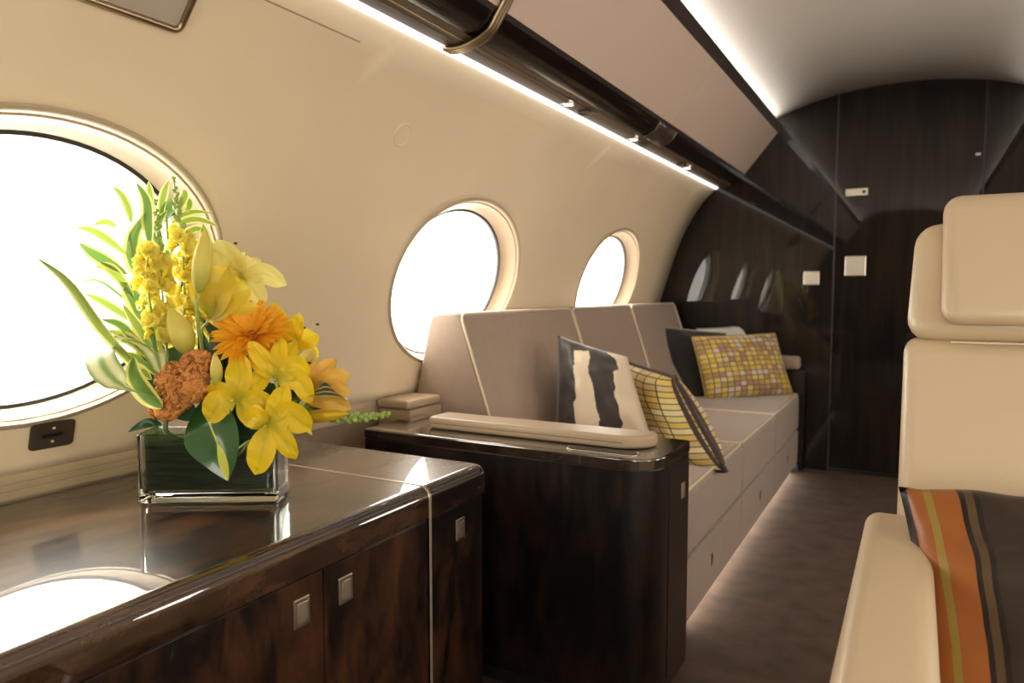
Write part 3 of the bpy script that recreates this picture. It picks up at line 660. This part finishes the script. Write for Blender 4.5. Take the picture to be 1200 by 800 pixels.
# ------------------------------------------------------------------ vase
va, vb = Vector((-1.228, .820, 0)), Vector((-1.012, .951, 0)); vx = (vb-va).normalized(); vy = Vector((-vx.y, vx.x, 0)); VW = (vb-va).length; VD = .085; ZT = .6115
vc = (va+vb)/2+vy*VD/2; vc.z = ZT
def vrect(w, d, z, r=.008, n=4):
    return [vc+vx*x+vy*y+Vector((0, 0, z)) for x, y in rpoly([(-w/2, -d/2), (w/2, -d/2), (w/2, d/2), (-w/2, d/2)], r, n)]
t = thing('vase', 'rectangular clear glass vase lined with dark green leaves on the credenza', 'vase', vc)
bm = bmesh.new(); H = .128
loops = [vrect(VW-.01, VD-.01, 0), vrect(VW, VD, .005), vrect(VW, VD, H-.002), vrect(VW-.004, VD-.004, H), vrect(VW-.010, VD-.010, H-.002), vrect(VW-.012, VD-.012, .020), vrect(VW-.03, VD-.03, .014)]
R = [[bm.verts.new(p) for p in l] for l in loops]
for a, b in zip(R, R[1:]):
    for i in range(len(a)): bm.faces.new([a[i], a[(i+1) % len(a)], b[(i+1) % len(a)], b[i]])
bm.faces.new(R[0][::-1]); bm.faces.new(R[-1]); bm_obj('glass', bm, GLASS, t)
# leaf lining: three overlapping leaves wrapped round the inside
bm = bmesh.new(); uvl = bm.loops.layers.uv.new('UVMap')
loop = vrect(VW-.020, VD-.020, 0, .012, 5); nl = len(loop); ln = []
for h in np.linspace(.024, .124, 14):
    ln.append([bm.verts.new(p+Vector((0, 0, float(h)+(.010*math.sin(i*.9+1) if h > .11 else 0)))+(vc-p).normalized()*.0015*math.sin(i*2.0+h*60)) for i, p in enumerate(loop)])
for a, b in zip(ln, ln[1:]):
    for i in range(nl): bm.faces.new([a[i], a[(i+1) % nl], b[(i+1) % nl], b[i]])
bm.faces.new(ln[0][::-1])
bm_obj('leaf_lining', bm, simple('lining_leaf', (.15, .22, .10), .30, var=.7, vscale=22, stretch=(.5, .5, 6), bump=.4, bscale=60, coat=.5), t)

# ------------------------------------------------------------------ flowers and foliage
def add_petal(bm, L, W, a0, a1, g=1.0, cup=.25, wav=0, n=12, m=6, tipw=.0, peak=.5, tw=0):
    """petal in local frame: +Z is the flower axis, +X the radial direction"""
    uvl = bm.loops.layers.uv.verify(); x = z = 0.0; rows = []; 
    for i in range(n+1):
        t_ = i/n; al = a0+(a1-a0)*t_**g
        if i: x += L/n*math.sin(al); z += L/n*math.cos(al)
        tt = t_**(math.log(.5)/math.log(peak)); w_ = W/2*max(0, math.sin(PI*min(tt*.97+.015, 1)))**.75*(1 if t_ < .98 else .6)
        nx, nz = -math.cos(al), math.sin(al); row = []
        for j in range(m+1):
            s_ = -1+2*j/m; c = cup*w_*s_*s_+wav*w_*math.sin(t_*11+s_*2)*abs(s_)
            row.append(bm.verts.new((x+nx*c, s_*w_, z+nz*c)))
        rows.append(row)
    for i in range(n):
        for j in range(m):
            f = bm.faces.new([rows[i][j], rows[i+1][j], rows[i+1][j+1], rows[i][j+1]]); q = [(j, i), (j, i+1), (j+1, i+1), (j+1, i)]
            for l, (a, b) in zip(f.loops, q): l[uvl].uv = (a/m, b/n)
def frame(c, axis, roll=0):
    a = Vector(axis).normalized(); x = a.orthogonal().normalized(); y = a.cross(x)
    m = Matrix(((x.x, y.x, a.x, c[0]), (x.y, y.y, a.y, c[1]), (x.z, y.z, a.z, c[2]), (0, 0, 0, 1)))
    return m @ Matrix.Rotation(roll, 4, 'Z')
def child(name, me, parent, mat4):
    """part whose world matrix is mat4; parent is an Empty with translation only, or a part at identity"""
    o = bpy.data.objects.new(name, me); col.objects.link(o); o.parent = parent
    o.matrix_parent_inverse = Matrix.Translation(-parent.location) if parent.type == 'EMPTY' else Matrix()
    o.matrix_basis = mat4; return o
def mesh_of(bm, mat, name, solid=False):
    bmesh.ops.recalc_face_normals(bm, faces=bm.faces) if not solid else None
    me = bpy.data.meshes.new(name); bm.to_mesh(me); bm.free(); me.materials.append(mat); me.polygons.foreach_set('use_smooth', [True]*len(me.polygons)); return me
# leaves
def add_leaf(bm, pts, W, face, peak=.45, fold=.25, n=18, m=6, twist=0, pw=.8, bw=.0):
    uvl = bm.loops.layers.uv.verify(); P_ = crv(pts, n); face = Vector(face).normalized(); rows = []
    for i, p in enumerate(P_):
        t_ = i/n; tan = (P_[min(n, i+1)]-P_[max(0, i-1)]).normalized(); s = tan.cross(face)
        s = (s.normalized() if s.length > 1e-4 else tan.orthogonal().normalized()); nn = s.cross(tan).normalized()
        if twist: q = Matrix.Rotation(twist*t_, 3, tan); s = q @ s; nn = q @ nn
        tt = t_**(math.log(.5)/math.log(peak)); w_ = W/2*max(.03, math.sin(PI*min(1, bw+tt*(1-bw)))**pw)
        rows.append([bm.verts.new(p+s*(-1+2*j/m)*w_+nn*fold*w_*(abs(-1+2*j/m)**1.3)) for j in range(m+1)])
    for i in range(n):
        for j in range(m):
            f = bm.faces.new([rows[i][j], rows[i+1][j], rows[i+1][j+1], rows[i][j+1]])
            for l, (a, b) in zip(f.loops, [(j, i), (j, i+1), (j+1, i+1), (j+1, i)]): l[uvl].uv = (a/m, b/n)
MOUTH = vc+Vector((0, 0, .10))
def view(dx, dy, dz):
    """direction: right, up, toward the viewer as seen in the photograph"""
    return (RT*dx+Vector((0, 0, 1))*dy-Vector((FW.x, FW.y, 0)).normalized()*dz).normalized()
def stem_to(parent, c, axis, mat=STEMG, r=.0028):
    c = Vector(c); a = Vector(axis).normalized(); foot = MOUTH+(c-MOUTH)*.08; foot.z = ZT+.05
    lim = .085; dd = vx*max(-lim, min(lim, (foot-vc).dot(vx))) ; foot = Vector((vc.x, vc.y, ZT+.05))+dd
    tube('stem', mat, parent, crv([c-a*.004, c-a*.03+Vector((0, 0, -.01)), (c*.35+foot*.65)+Vector((0, 0, .01)), foot], 14), r, n=6)
LIL = 'yellow lilies in the arrangement'
def lily(label, u, v, k, axis, L, W, mat, a0=.30, a1=1.5, g=1.1, roll=0, skew=None, stam=True, cup=.3, petals=None, name='lily', throat=True):
    c = at(u, v, k); ax = view(*axis); t = thing(name, label, 'flower', c, LIL if name == 'lily' else None)
    random.seed(int(u+v*3))
    for i in range(6):
        bm = bmesh.new(); da = random.uniform(-.22, .22)*a1
        add_petal(bm, L*(1 if i % 2 else .96)*random.uniform(.9, 1.08), W*(1.15 if i % 2 else .85), a0, a1+da, g*random.uniform(.8, 1.3), cup, wav=random.uniform(.03, .12), peak=.56)
        child('petal', mesh_of(bm, mat, 'petal'), t, frame(c-ax*(.0 if i % 2 else .0015), ax, roll+i*PI/3+random.uniform(-.12, .12)))
    if stam:
        random.seed(int(u*7+v))
        for i in range(6):
            th = i*PI/3+.4; d = frame(c, ax, th) @ Vector((math.sin(.28), 0, math.cos(.28))) - c
            e = c+d.normalized()*L*.62
            s = tube('stamen', FILAM, t, crv([c, c+(ax*.5+d.normalized()*.5)*L*.35, e], 6), .0008, n=5)
            bm = bmesh.new(); q = d.cross(ax).normalized(); add_tube(bm, [e-q*.004, e-q*.003, e+q*.003, e+q*.004], lambda x_: .0017 if .2 < x_ < .8 else .0007, n=6); bm_obj('anther', bm, ANTH, s)
        tube('pistil', FILAM, t, [c, c+ax*L*.66, c+ax*L*.70], lambda x_: .0010 if x_ < .8 else .0022, n=6)
    stem_to(t, c, ax, STEML)
    return t
S1, S2 = .085, .036
#     label, pixel, depth, axis(right, up, viewer)
def open_lily(label, cu, cv, k, petals, mat, axis=(0, .3, 1), bulge=.014, fold=.22, stamens=()):
    """lily whose petals are laid out one by one: (mid u, mid v, tip u, tip v, width px, tip depth)"""
    c = at(cu, cv, k); ax = view(*axis); t = thing('lily', label, 'flower', c, LIL)
    for mu, mv, tu, tv, W, dk in petals:
        bm = bmesh.new(); pts = [c, at((cu*.55+mu*.45), (cv*.55+mv*.45), k-bulge*.7), at(mu, mv, k-bulge+dk*.3), at(mu*.35+tu*.65, mv*.35+tv*.65, k-bulge*.6+dk*.6), at(tu, tv, k+dk)]
        add_leaf(bm, pts, W/FPX*k, view(0, .12, 1), peak=.50, fold=fold, n=16, m=8, pw=.9)
        for v_ in bm.verts: v_.co += FW*(-.0012)*math.sin(v_.co.x*300+v_.co.z*260)
        bm_obj('petal', bm, mat, t, auto=False)
    for su, sv, dk in stamens:
        e = at(su, sv, k+dk); s_ = tube('stamen', FILAM, t, crv([c, (c+e)/2+ax*.004, e], 6), .0009, n=5)
        q = RT; bm = bmesh.new(); add_tube(bm, [e-q*.0035, e-q*.0025, e+q*.0025, e+q*.0035], lambda x_: .0022 if .2 < x_ < .8 else .0008, n=6); bm_obj('anther', bm, ANTH, s_)
    tube('pistil', FILAM, t, [c, c+ax*.012, c+ax*.020], lambda x_: .0011 if x_ < .8 else .0018, n=6)
    stem_to(t, c, ax, STEML); return t
open_lily('bright yellow lily low in front beside the rust cockscomb', 277, 471, 1.225,
  [(281, 440, 279, 415, 32, .012), (296, 452, 314, 438, 26, .016), (300, 468, 321, 474, 24, .0), (258, 456, 239, 462, 19, .012), (257, 473, 243, 494, 33, -.012), (293, 484, 308, 503, 26, .0)], YEL)
open_lily('lowest bright yellow lily hanging over the vase rim', 313, 497, 1.205,
  [(327, 474, 334, 450, 27, .012), (300, 489, 284, 494, 22, .008), (341, 487, 365, 503, 34, .0), (331, 513, 347, 538, 25, -.004), (308, 526, 299, 556, 33, -.010), (304, 486, 295, 476, 18, .012)], YEL, axis=(.1, 0, 1))
open_lily('yellow lily facing up right just under the orange gerbera', 323, 444, 1.225,
  [(308, 420, 291, 400, 21, .004), (326, 422, 330, 396, 22, .016), (336, 420, 346, 398, 20, .03), (343, 430, 363, 438, 28, .008), (308, 432, 293, 424, 14, .012), (352, 447, 365, 473, 24, -.010)], YEL, axis=(.2, .8, .5))
open_lily('yellow lily half hidden behind the orange gerbera', 342, 412, 1.32,
  [(338, 390, 331, 370, 20, .0), (346, 388, 350, 366, 20, .01), (358, 398, 372, 392, 24, .01), (356, 412, 374, 416, 24, .0), (330, 374, 318, 354, 14, -.01)], YEL, axis=(.3, .8, .1), stamens=((356, 384, 0), (372, 380, 0)))
open_lily('apricot tinged lily at the right edge of the bouquet', 354, 466, 1.275,
  [(374, 440, 394, 420, 22, .01), (384, 446, 410, 438, 24, .0), (384, 456, 411, 460, 26, -.006), (382, 468, 412, 478, 22, .004), (372, 436, 384, 424, 22, .02), (374, 450, 400, 448, 20, .02)], APRI, axis=(1, .2, .1), fold=.35)
open_lily('pale greenish lily opening away from view above the apricot lily', 348, 438, 1.31,
  [(358, 424, 368, 408, 20, .0), (366, 430, 378, 426, 18, .0), (352, 420, 352, 404, 16, .01)], PALE, axis=(.6, .5, .1), stamens=((362, 425, -.02), (368, 436, -.02)))
open_lily('large pale lemon lily opening toward the wall at upper right', 282, 326, 1.345,
  [(309, 320, 336, 334, 24, -.01), (266, 302, 243, 288, 34, .01), (288, 310, 301, 302, 30, .02), (296, 338, 308, 360, 30, -.005), (276, 312, 272, 296, 26, .03), (262, 330, 246, 338, 26, .0)], PALE, axis=(.3, .5, .6), stamens=((276, 285, -.01), (266, 292, 0), (287, 299, 0)))
open_lily('big golden trumpet lily seen from behind at the middle', 245, 374, 1.265,
  [(240, 338, 243, 303, 30, .008), (255, 340, 268, 311, 44, -.016), (266, 350, 293, 338, 38, -.006), (270, 362, 305, 360, 18, .012), (256, 336, 262, 312, 30, .03)], TRUMP, axis=(.5, .85, .05), bulge=.016, fold=.5)
# closed buds
def bud(label, u, v, k, axis, L, r, mat=BUDM, name='lily_bud', group='lily buds in the arrangement'):
    c = at(u, v, k); ax = view(*axis); t = thing(name, label, 'flower bud', c, group)
    bm = bmesh.new(); uvl = bm.loops.layers.uv.verify(); n, m = 14, 18; rows = []
    F4 = frame(c, ax)
    for i in range(n+1):
        s = i/n; rr = r*max(.02, math.sin(PI*(s*.93+.05))**.8)*(1.05-.35*s)
        rows.append([bm.verts.new(F4 @ Vector((rr*(1+.10*math.cos(3*2*PI*j/m))*math.cos(2*PI*j/m), rr*(1+.10*math.cos(3*2*PI*j/m))*math.sin(2*PI*j/m), L*s))) for j in range(m)])
    for i in range(n):
        for j in range(m):
            f = bm.faces.new([rows[i][j], rows[i][(j+1) % m], rows[i+1][(j+1) % m], rows[i+1][j]])
            for l, q in zip(f.loops, ((j, i), (j+1, i), (j+1, i+1), (j, i+1))): l[uvl].uv = (q[0]/m, q[1]/n)
    bm.faces.new(rows[0][::-1]); bm.faces.new(rows[-1])
    bm_obj('bud', bm, mat, t, auto=False); stem_to(t, c, ax, STEML); return t
bud('tall greenish yellow lily bud standing beside the trumpet lily', 233, 343, 1.225, (.12, 1, .0), .105, .018)
bud('fat pale yellow lily bud above the rust cockscomb', 221, 415, 1.25, (-.28, 1, .2), .085, .023)
bud('slim green yellow bud left of the front lily', 254, 452, 1.22, (.05, 1, .2), .058, .011)
bud('long yellow lily bud pointing right over the vase edge', 350, 489, 1.27, (1, .10, .15), .092, .013, petalmat('bud_yellow', (.55, .5, .06), (.85, .60, .03), .25))
bud('small green tipped bud below the right lily', 343, 484, 1.22, (.62, -.62, .2), .050, .009)
bud('thin orange yellow bud rising at the far right', 366, 478, 1.31, (.9, .42, .1), .075, .011, petalmat('bud_orange', (.62, .42, .05), (.80, .55, .05), .25))
# gerbera
c = at(297, 396, 1.27); ax = view(.05, .70, .72); t = thing('gerbera', 'large orange gerbera daisy in the middle of the bouquet', 'flower', c)
for row, (n_, L_, W_, a1_, z_) in enumerate(((26, .074, .015, 1.45, 0), (24, .068, .014, 1.15, .004), (18, .052, .011, .85, .007), (14, .034, .008, .55, .008))):
    bm = bmesh.new(); add_petal(bm, L_, W_, 1.2 if row < 2 else .8, a1_, 1, .25, n=7, m=4, peak=.62); me = mesh_of(bm, ORAN, 'petal')
    for i in range(n_):
        th = 2*PI*i/n_+row*.13+random.uniform(-.05, .05)
        child('petal', me, t, frame(c+ax*z_, ax, th) @ Matrix.Rotation(random.uniform(-.08, .08), 4, 'Y') @ Matrix.Scale(random.uniform(.92, 1.06), 4))
bm = bmesh.new(); bmesh.ops.create_uvsphere(bm, u_segments=16, v_segments=10, radius=.011, matrix=Matrix.Translation(c+ax*.006)); bm_obj('flower_center', bm, simple('gerbera_heart', (.45, .15, .02), .8, bump=1, bscale=900), t)
stem_to(t, c, ax, STEMG, .0035)
# celosia crests
def celosia(label, blobs, k, stem=True):
    u, v = blobs[0][:2]; c = at(u, v, k); t = thing('cockscomb', label, 'flower', c, 'rust cockscomb heads')
    bm = bmesh.new()
    for (bu, bv, br, dk) in blobs:
        cc_ = at(bu, bv, k+dk); g_ = bmesh.ops.create_icosphere(bm, subdivisions=6, radius=1)
        R_ = br/FPX*k
        for v_ in g_['verts']:
            d = v_.co.normalized(); q = d*2.7+Vector((bu*.1, bv*.1, 0)); q = q+noise.noise_vector(q*1.3)*.8
            h = 1-abs(noise.noise(q*1.5))*3.0; h2 = 1-abs(noise.noise(q*3.6))*2.6
            v_.co = cc_+d*R_*(.86+.12*h+.22*h2)
    o = bm_obj('crest', bm, CELO, t, auto=False); stem_to(t, c, view(0, 1, 0), STEMG, .004); return t
celosia('large rust orange cockscomb head above the vase rim', [(232, 430, 19, 0), (206, 446, 21, .01), (226, 454, 17, -.005), (212, 466, 14, .0)], 1.235)
celosia('small rust cockscomb head at the left vase corner', [(196, 480, 13, 0), (184, 482, 9, .01), (205, 474, 12, 0)], 1.235)
# snapdragons: stem, small buds at the tip, ruffled florets lower down
def snap(label, pts, k, nb, buds=(0, 1), r0=.0022, r1=.0075, color_from=.45, fl=None):
    P_ = crv([at(u, v, k+dk) for u, v, dk in pts], 40); t = thing('snapdragon', label, 'flower', P_[0], 'snapdragon spikes in the arrangement')
    tube('stem', STEML, t, P_, lambda s: .0026-.0016*s, n=6)
    random.seed(nb)
    bm = bmesh.new(); bmesh.ops.create_uvsphere(bm, u_segments=10, v_segments=7, radius=1); 
    for v_ in bm.verts: v_.co.z = v_.co.z*1.45+.6; 
    mg = mesh_of(bm, SNAPG, 'bud')
    bm = bmesh.new()      # ruffled five-lobed floret, drawn about one unit across
    for q_ in range(5):
        b2 = bmesh.new(); add_petal(b2, 1.7, 1.5, .15, 1.9 if q_ % 2 else 1.4, 1.2, .25, wav=.35, n=9, m=6, peak=.65)
        b2.transform(Matrix.Rotation(q_*2*PI/5, 4, 'Z')); tm = bpy.data.meshes.new('tmp'); b2.to_mesh(tm); b2.free(); bm.from_mesh(tm); bpy.data.meshes.remove(tm)
    my = mesh_of(bm, SNAPP, 'floret')
    for i in range(nb):
        s = 1-(i/nb)**1.05*.97; idx = min(39, max(0, int(s*40))); p = P_[idx]; tan = (P_[min(40, idx+1)]-P_[max(0, idx-1)]).normalized()
        ph = i*2.4; side = frame(p, tan, ph) @ Vector((1, 0, 0)) - p; d = (side+tan*(.9 if s > color_from else .35)).normalized()
        if s > color_from:
            r = r0+(r1-r0)*(1-s)/(1-color_from+.01)*.8; child('bud', mg, t, frame(p+d*r*.3, d, ph) @ Matrix.Scale(r, 4))
        else:
            r = random.uniform(.0105, .0150); child('floret', my, t, frame(p+d*r*.25, d, ph) @ Matrix.Scale(r, 4))
snap('tallest green tipped snapdragon spike at the top of the bouquet', [(215, 400, .02), (216, 330, .02), (210, 260, .0), (203, 206, .0)], 1.30, 34, color_from=.62)
snap('second snapdragon spike with yellow florets and green tip', [(196, 420, -.02), (190, 340, -.03), (186, 285, -.03), (182, 232, -.03)], 1.28, 34, color_from=.52)
snap('left yellow snapdragon spike beside the variegated leaves', [(190, 410, -.03), (178, 370, -.04), (172, 320, -.04), (176, 288, -.04)], 1.27, 20, color_from=.93)
snap('green snapdragon spike lying out to the right of the vase', [(340, 480, 0), (385, 486, .0), (420, 489, .0), (457, 485, .0)], 1.31, 40, r0=.0032, r1=.0125, color_from=-.1)
snap('short yellow snapdragon spike behind the trumpet lily', [(232, 390, .03), (228, 350, .03), (226, 310, .03), (222, 280, .03)], 1.31, 20, color_from=.9)

def leafpart(parent, px, W, k=1.3, mat=VARI, name='leaf', face=(0, .15, 1), **kw):
    bm = bmesh.new(); add_leaf(bm, [at(p[0], p[1], k+(p[2] if len(p) > 2 else 0)) for p in px], W/FPX*k, view(*face), **kw)
    return bm_obj(name, bm, mat, parent, auto=False)
def branch(label, stem, leaves, k):
    P_ = crv([at(u, v, k+d) for u, v, d in stem], 16); t = thing('variegated_branch', label, 'foliage', P_[0], 'variegated leaf branches')
    tube('stem', STEML, t, P_, .0024, n=6)
    for L_ in leaves:
        px, W = L_[:2]; kw = L_[2] if len(L_) > 2 else {}; leafpart(t, px, W*1.25, k, **kw)
    return t
lt = dict(mat=VARL)
branch('variegated branch with pointed leaves against the upper left of the bright window',
  [(205, 470, 0), (180, 400, 0), (160, 330, 0), (150, 270, 0)],
  [([(154, 262), (152, 248), (144, 230), (131, 217)], 9, lt), ([(150, 300), (128, 282, -.01), (108, 270, -.02), (88, 266, -.03)], 9, lt), ([(137, 266), (124, 260, -.01), (108, 264, -.02)], 7, lt),
   ([(150, 322), (128, 308), (108, 296), (92, 284)], 14), ([(158, 350), (140, 325), (126, 313), (111, 313)], 12, lt), ([(170, 395), (165, 365), (152, 340), (140, 330)], 19),
   ([(160, 380), (140, 365), (118, 352), (98, 343)], 9, lt), ([(165, 370), (140, 345, .01), (112, 328, .02), (80, 336, .03)], 3.4), ([(185, 330), (160, 312), (156, 280), (172, 248)], 17, dict(twist=.3)),
   ([(176, 290), (174, 262), (172, 235), (160, 214)], 13)], 1.29)
branch('variegated branch with leaves arching right over the rim of the first window',
  [(212, 470, 0), (208, 400, 0), (200, 320, 0), (195, 255, 0)],
  [([(190, 262), (196, 248), (205, 238), (214, 231)], 13, dict(mat=leafmat('plain_green_leaf', (.12, .22, .05), (.20, .32, .07)))), ([(196, 282), (212, 262), (232, 257), (256, 265)], 8, lt), ([(200, 262), (214, 252), (230, 248), (248, 250)], 6, lt),
   ([(204, 292), (215, 276), (232, 268), (246, 276)], 8, lt), ([(188, 262), (190, 240), (194, 222), (198, 212)], 9, lt), ([(206, 250), (213, 238), (217, 228), (215, 222)], 10, dict(mat=VARL)),
   ([(182, 262), (178, 240), (176, 224), (174, 212)], 9, lt), ([(192, 300), (186, 280), (180, 262), (170, 250)], 10), ([(216, 250), (222, 242), (222, 236), (218, 232)], 8, lt),
   ([(244, 320), (243, 295), (240, 275), (238, 262)], 13, dict(mat=VARL))], 1.34)
branch('variegated branch with drooping leaves low at the left of the bouquet',
  [(212, 480, 0), (200, 450, 0), (185, 420, 0), (172, 395, 0)],
  [([(172, 420), (158, 398), (140, 380), (118, 374)], 11), ([(178, 425), (160, 402), (145, 392), (120, 386)], 9, lt), ([(172, 425), (158, 402), (138, 396), (119, 410)], 11), ([(180, 415), (168, 392), (156, 374), (143, 355)], 11, lt),
   ([(184, 440), (172, 425), (158, 418), (140, 412)], 11), ([(186, 420), (180, 400), (178, 380), (172, 362)], 9), ([(178, 445), (168, 436), (160, 440), (150, 452)], 10, lt)], 1.24)
branch('variegated branch with broad leaves filling in beside the yellow snapdragons',
  [(215, 480, 0), (206, 430, 0), (190, 370, 0), (182, 300, 0)],
  [([(186, 330), (168, 300), (162, 275), (166, 250)], 12, lt), ([(196, 390), (178, 372), (160, 366), (142, 372)], 10), ([(200, 410), (186, 380), (172, 350), (150, 345)], 12, lt), ([(202, 430), (184, 405), (170, 395), (152, 398)], 11),
   ([(206, 450), (196, 425), (180, 405), (160, 400)], 12, lt), ([(196, 380), (204, 360), (206, 340), (198, 318)], 11), ([(186, 320), (196, 300), (204, 285), (214, 276)], 10), ([(204, 430), (214, 410), (216, 392), (208, 372)], 12),
   ([(184, 310), (180, 285), (186, 262), (196, 246)], 12), ([(206, 440), (190, 432), (176, 438), (162, 430)], 11, lt)], 1.33)
def single(name, label, px, W, k, mat, cat='leaf', **kw):
    t = thing(name, label, cat, at(px[0][0], px[0][1], k+(px[0][2] if len(px[0]) > 2 else 0))); leafpart(t, px, W, k, mat, name='blade', **kw); return t
single('long_leaf', 'long thin leaf sticking far out left across the bright window', [(190, 470, .1), (160, 430, .03), (120, 385, -.10), (80, 330, -.22), (40, 299, -.3)], 17, 1.22, VARL, twist=.5)
single('loop_leaf', 'broad striped leaf looped back on itself at the left of the bouquet', [(190, 470, 0), (140, 450, -.05), (118, 418, -.03), (140, 398, .02), (178, 408, .04), (190, 440, .02)], 34, 1.20, LOOPM, face=(-.3, 1, .4), pw=.4, fold=.1)
single('curled_leaf', 'green and white leaf curling beside the rust cockscomb', [(190, 478), (172, 462, -.01), (158, 440, -.015), (156, 418)], 24, 1.205, VARI, pw=.6)
single('folded_dark_leaf', 'dark green striped leaf folded between the lilies on the right', [(330, 470, .05), (352, 466, -.02), (380, 456, -.035), (396, 462, .0), (380, 476, .05), (350, 482, .07)], 30, 1.26, DSTR, face=(.5, .9, .3), pw=.35, fold=.05)
single('heart_leaf', 'glossy heart shaped dark leaf with a yellow midrib hanging over the vase', [(236, 470, .03), (246, 497, -.01), (258, 528, -.025), (267, 563, -.03)], 66, 1.235, HEART, peak=.44, fold=.22, pw=.85, n=22, face=(-.1, .2, 1))
single('dark_leaf', 'dark green leaf behind the buds in the middle of the bouquet', [(245, 480), (262, 440), (258, 400), (236, 372)], 20, 1.29, DLEAF)
single('dark_leaf', 'dark leaf between the trumpet lily and the gerbera', [(262, 480), (270, 440), (272, 410), (270, 385)], 24, 1.30, DLEAF)
single('dark_leaf', 'dark leaf filling in behind the rust cockscomb', [(230, 490), (205, 470), (185, 450), (172, 420)], 34, 1.275, DLEAF, pw=.5)
single('dark_leaf', 'dark leaf tip poking out left of the vase rim', [(190, 498), (178, 495, -.01), (166, 498, -.02), (150, 506, -.02)], 11, 1.25, DLEAF)
single('dark_leaf', 'broad dark leaf low behind the two front lilies', [(235, 500), (270, 480), (310, 470), (350, 474)], 50, 1.275, DLEAF, pw=.4)
single('dark_leaf', 'dark leaf lying over the right of the vase mouth', [(262, 505), (290, 502), (318, 502), (338, 494)], 26, 1.255, DLEAF, pw=.4)
single('dark_leaf', 'dark leaf rising behind the fat pale bud', [(225, 480), (215, 440), (205, 410), (190, 380)], 22, 1.31, DLEAF)

for q_, (px, W_, k_, wh) in enumerate((([(262, 490), (256, 440), (252, 410), (247, 380)], 16, 1.29, 'rising under the tall greenish bud'), ([(280, 490), (276, 450), (282, 420), (270, 396)], 26, 1.31, 'directly behind the gerbera stem'),
    ([(330, 490), (345, 460), (352, 440), (350, 425)], 26, 1.33, 'behind the apricot lily'), ([(240, 480), (238, 440), (240, 410), (232, 380)], 18, 1.30, 'between the fat bud and the trumpet lily'))):
    single('dark_leaf', 'slender dark green leaf ' + wh, px, W_, k_, DLEAF)
snap('budding snapdragon stem with pale florets beside the tall greenish bud', [(240, 420, .04), (236, 370, .04), (232, 320, .04), (226, 268, .04)], 1.33, 22, color_from=.8)


# ------------------------------------------------------------------ light
w = bpy.data.worlds.new('sky'); sc.world = w; w.use_nodes = True
w.node_tree.nodes['Background'].inputs[0].default_value = (1.0, .93, .82, 1); w.node_tree.nodes['Background'].inputs[1].default_value = 10.5
for s in (-1, 1):
    for yc in WINC:
        ld = bpy.data.lights.new('window_portal', 'AREA'); ld.shape = 'RECTANGLE'; ld.size = .50; ld.size_y = .70; ld.cycles.is_portal = True
        lo = bpy.data.objects.new('window_portal', ld); col.objects.link(lo)
        lo.location = (mir(XW(ZC)-.13, s), yc, ZC); lo.rotation_euler = (0, -PI/2 if s < 0 else PI/2, 0)
ld = bpy.data.lights.new('added_opening_portal', 'AREA'); ld.shape = 'RECTANGLE'; ld.size = .54; ld.size_y = 1.40; ld.cycles.is_portal = True  # sampling portal for the unseen opening added in the forward wall
lo = bpy.data.objects.new('added_opening_portal', ld); col.objects.link(lo); lo.location = (.59, YF-.035, .95); lo.rotation_euler = (PI/2, 0, 0)
def downlight(x, y, e, wh):
    zc_ = 2.082-.185*abs((x-CX)/.76)**2.25
    t = thing('downlight', 'round warm ceiling downlight, ' + wh, 'ceiling light', (x, y, zc_-.012))
    bm = bmesh.new(); add_tube(bm, [(x+.035*math.cos(a), y+.035*math.sin(a), zc_-.012) for a in np.linspace(0, 2*PI, 25)[:-1]], .006, closed=True); bm_obj('bezel', bm, NICK, t)
    bm = bmesh.new(); add_disc(bm, (x, y, zc_-.014), (0, 0, 1), .031, .004); bm_obj('lens', bm, LENS, t)
    ld = bpy.data.lights.new('downlight_lamp', 'AREA'); ld.shape = 'DISK'; ld.size = .06; ld.energy = e; ld.color = (1, .84, .62)
    lo = bpy.data.objects.new('downlight_lamp', ld); col.objects.link(lo); lo.location = (x, y, zc_-.022)
vs = sc.view_settings; vs.view_transform = 'Standard'; vs.look = 'None'; vs.gamma = 1; vs.use_curve_mapping = False; vs.exposure = 0.32
sc.cycles.use_denoising = True; sc.cycles.max_bounces = 12; sc.cycles.transparent_max_bounces = 16; sc.cycles.sample_clamp_indirect = 6
sc.cycles.caustics_refractive = False; sc.cycles.caustics_reflective = False
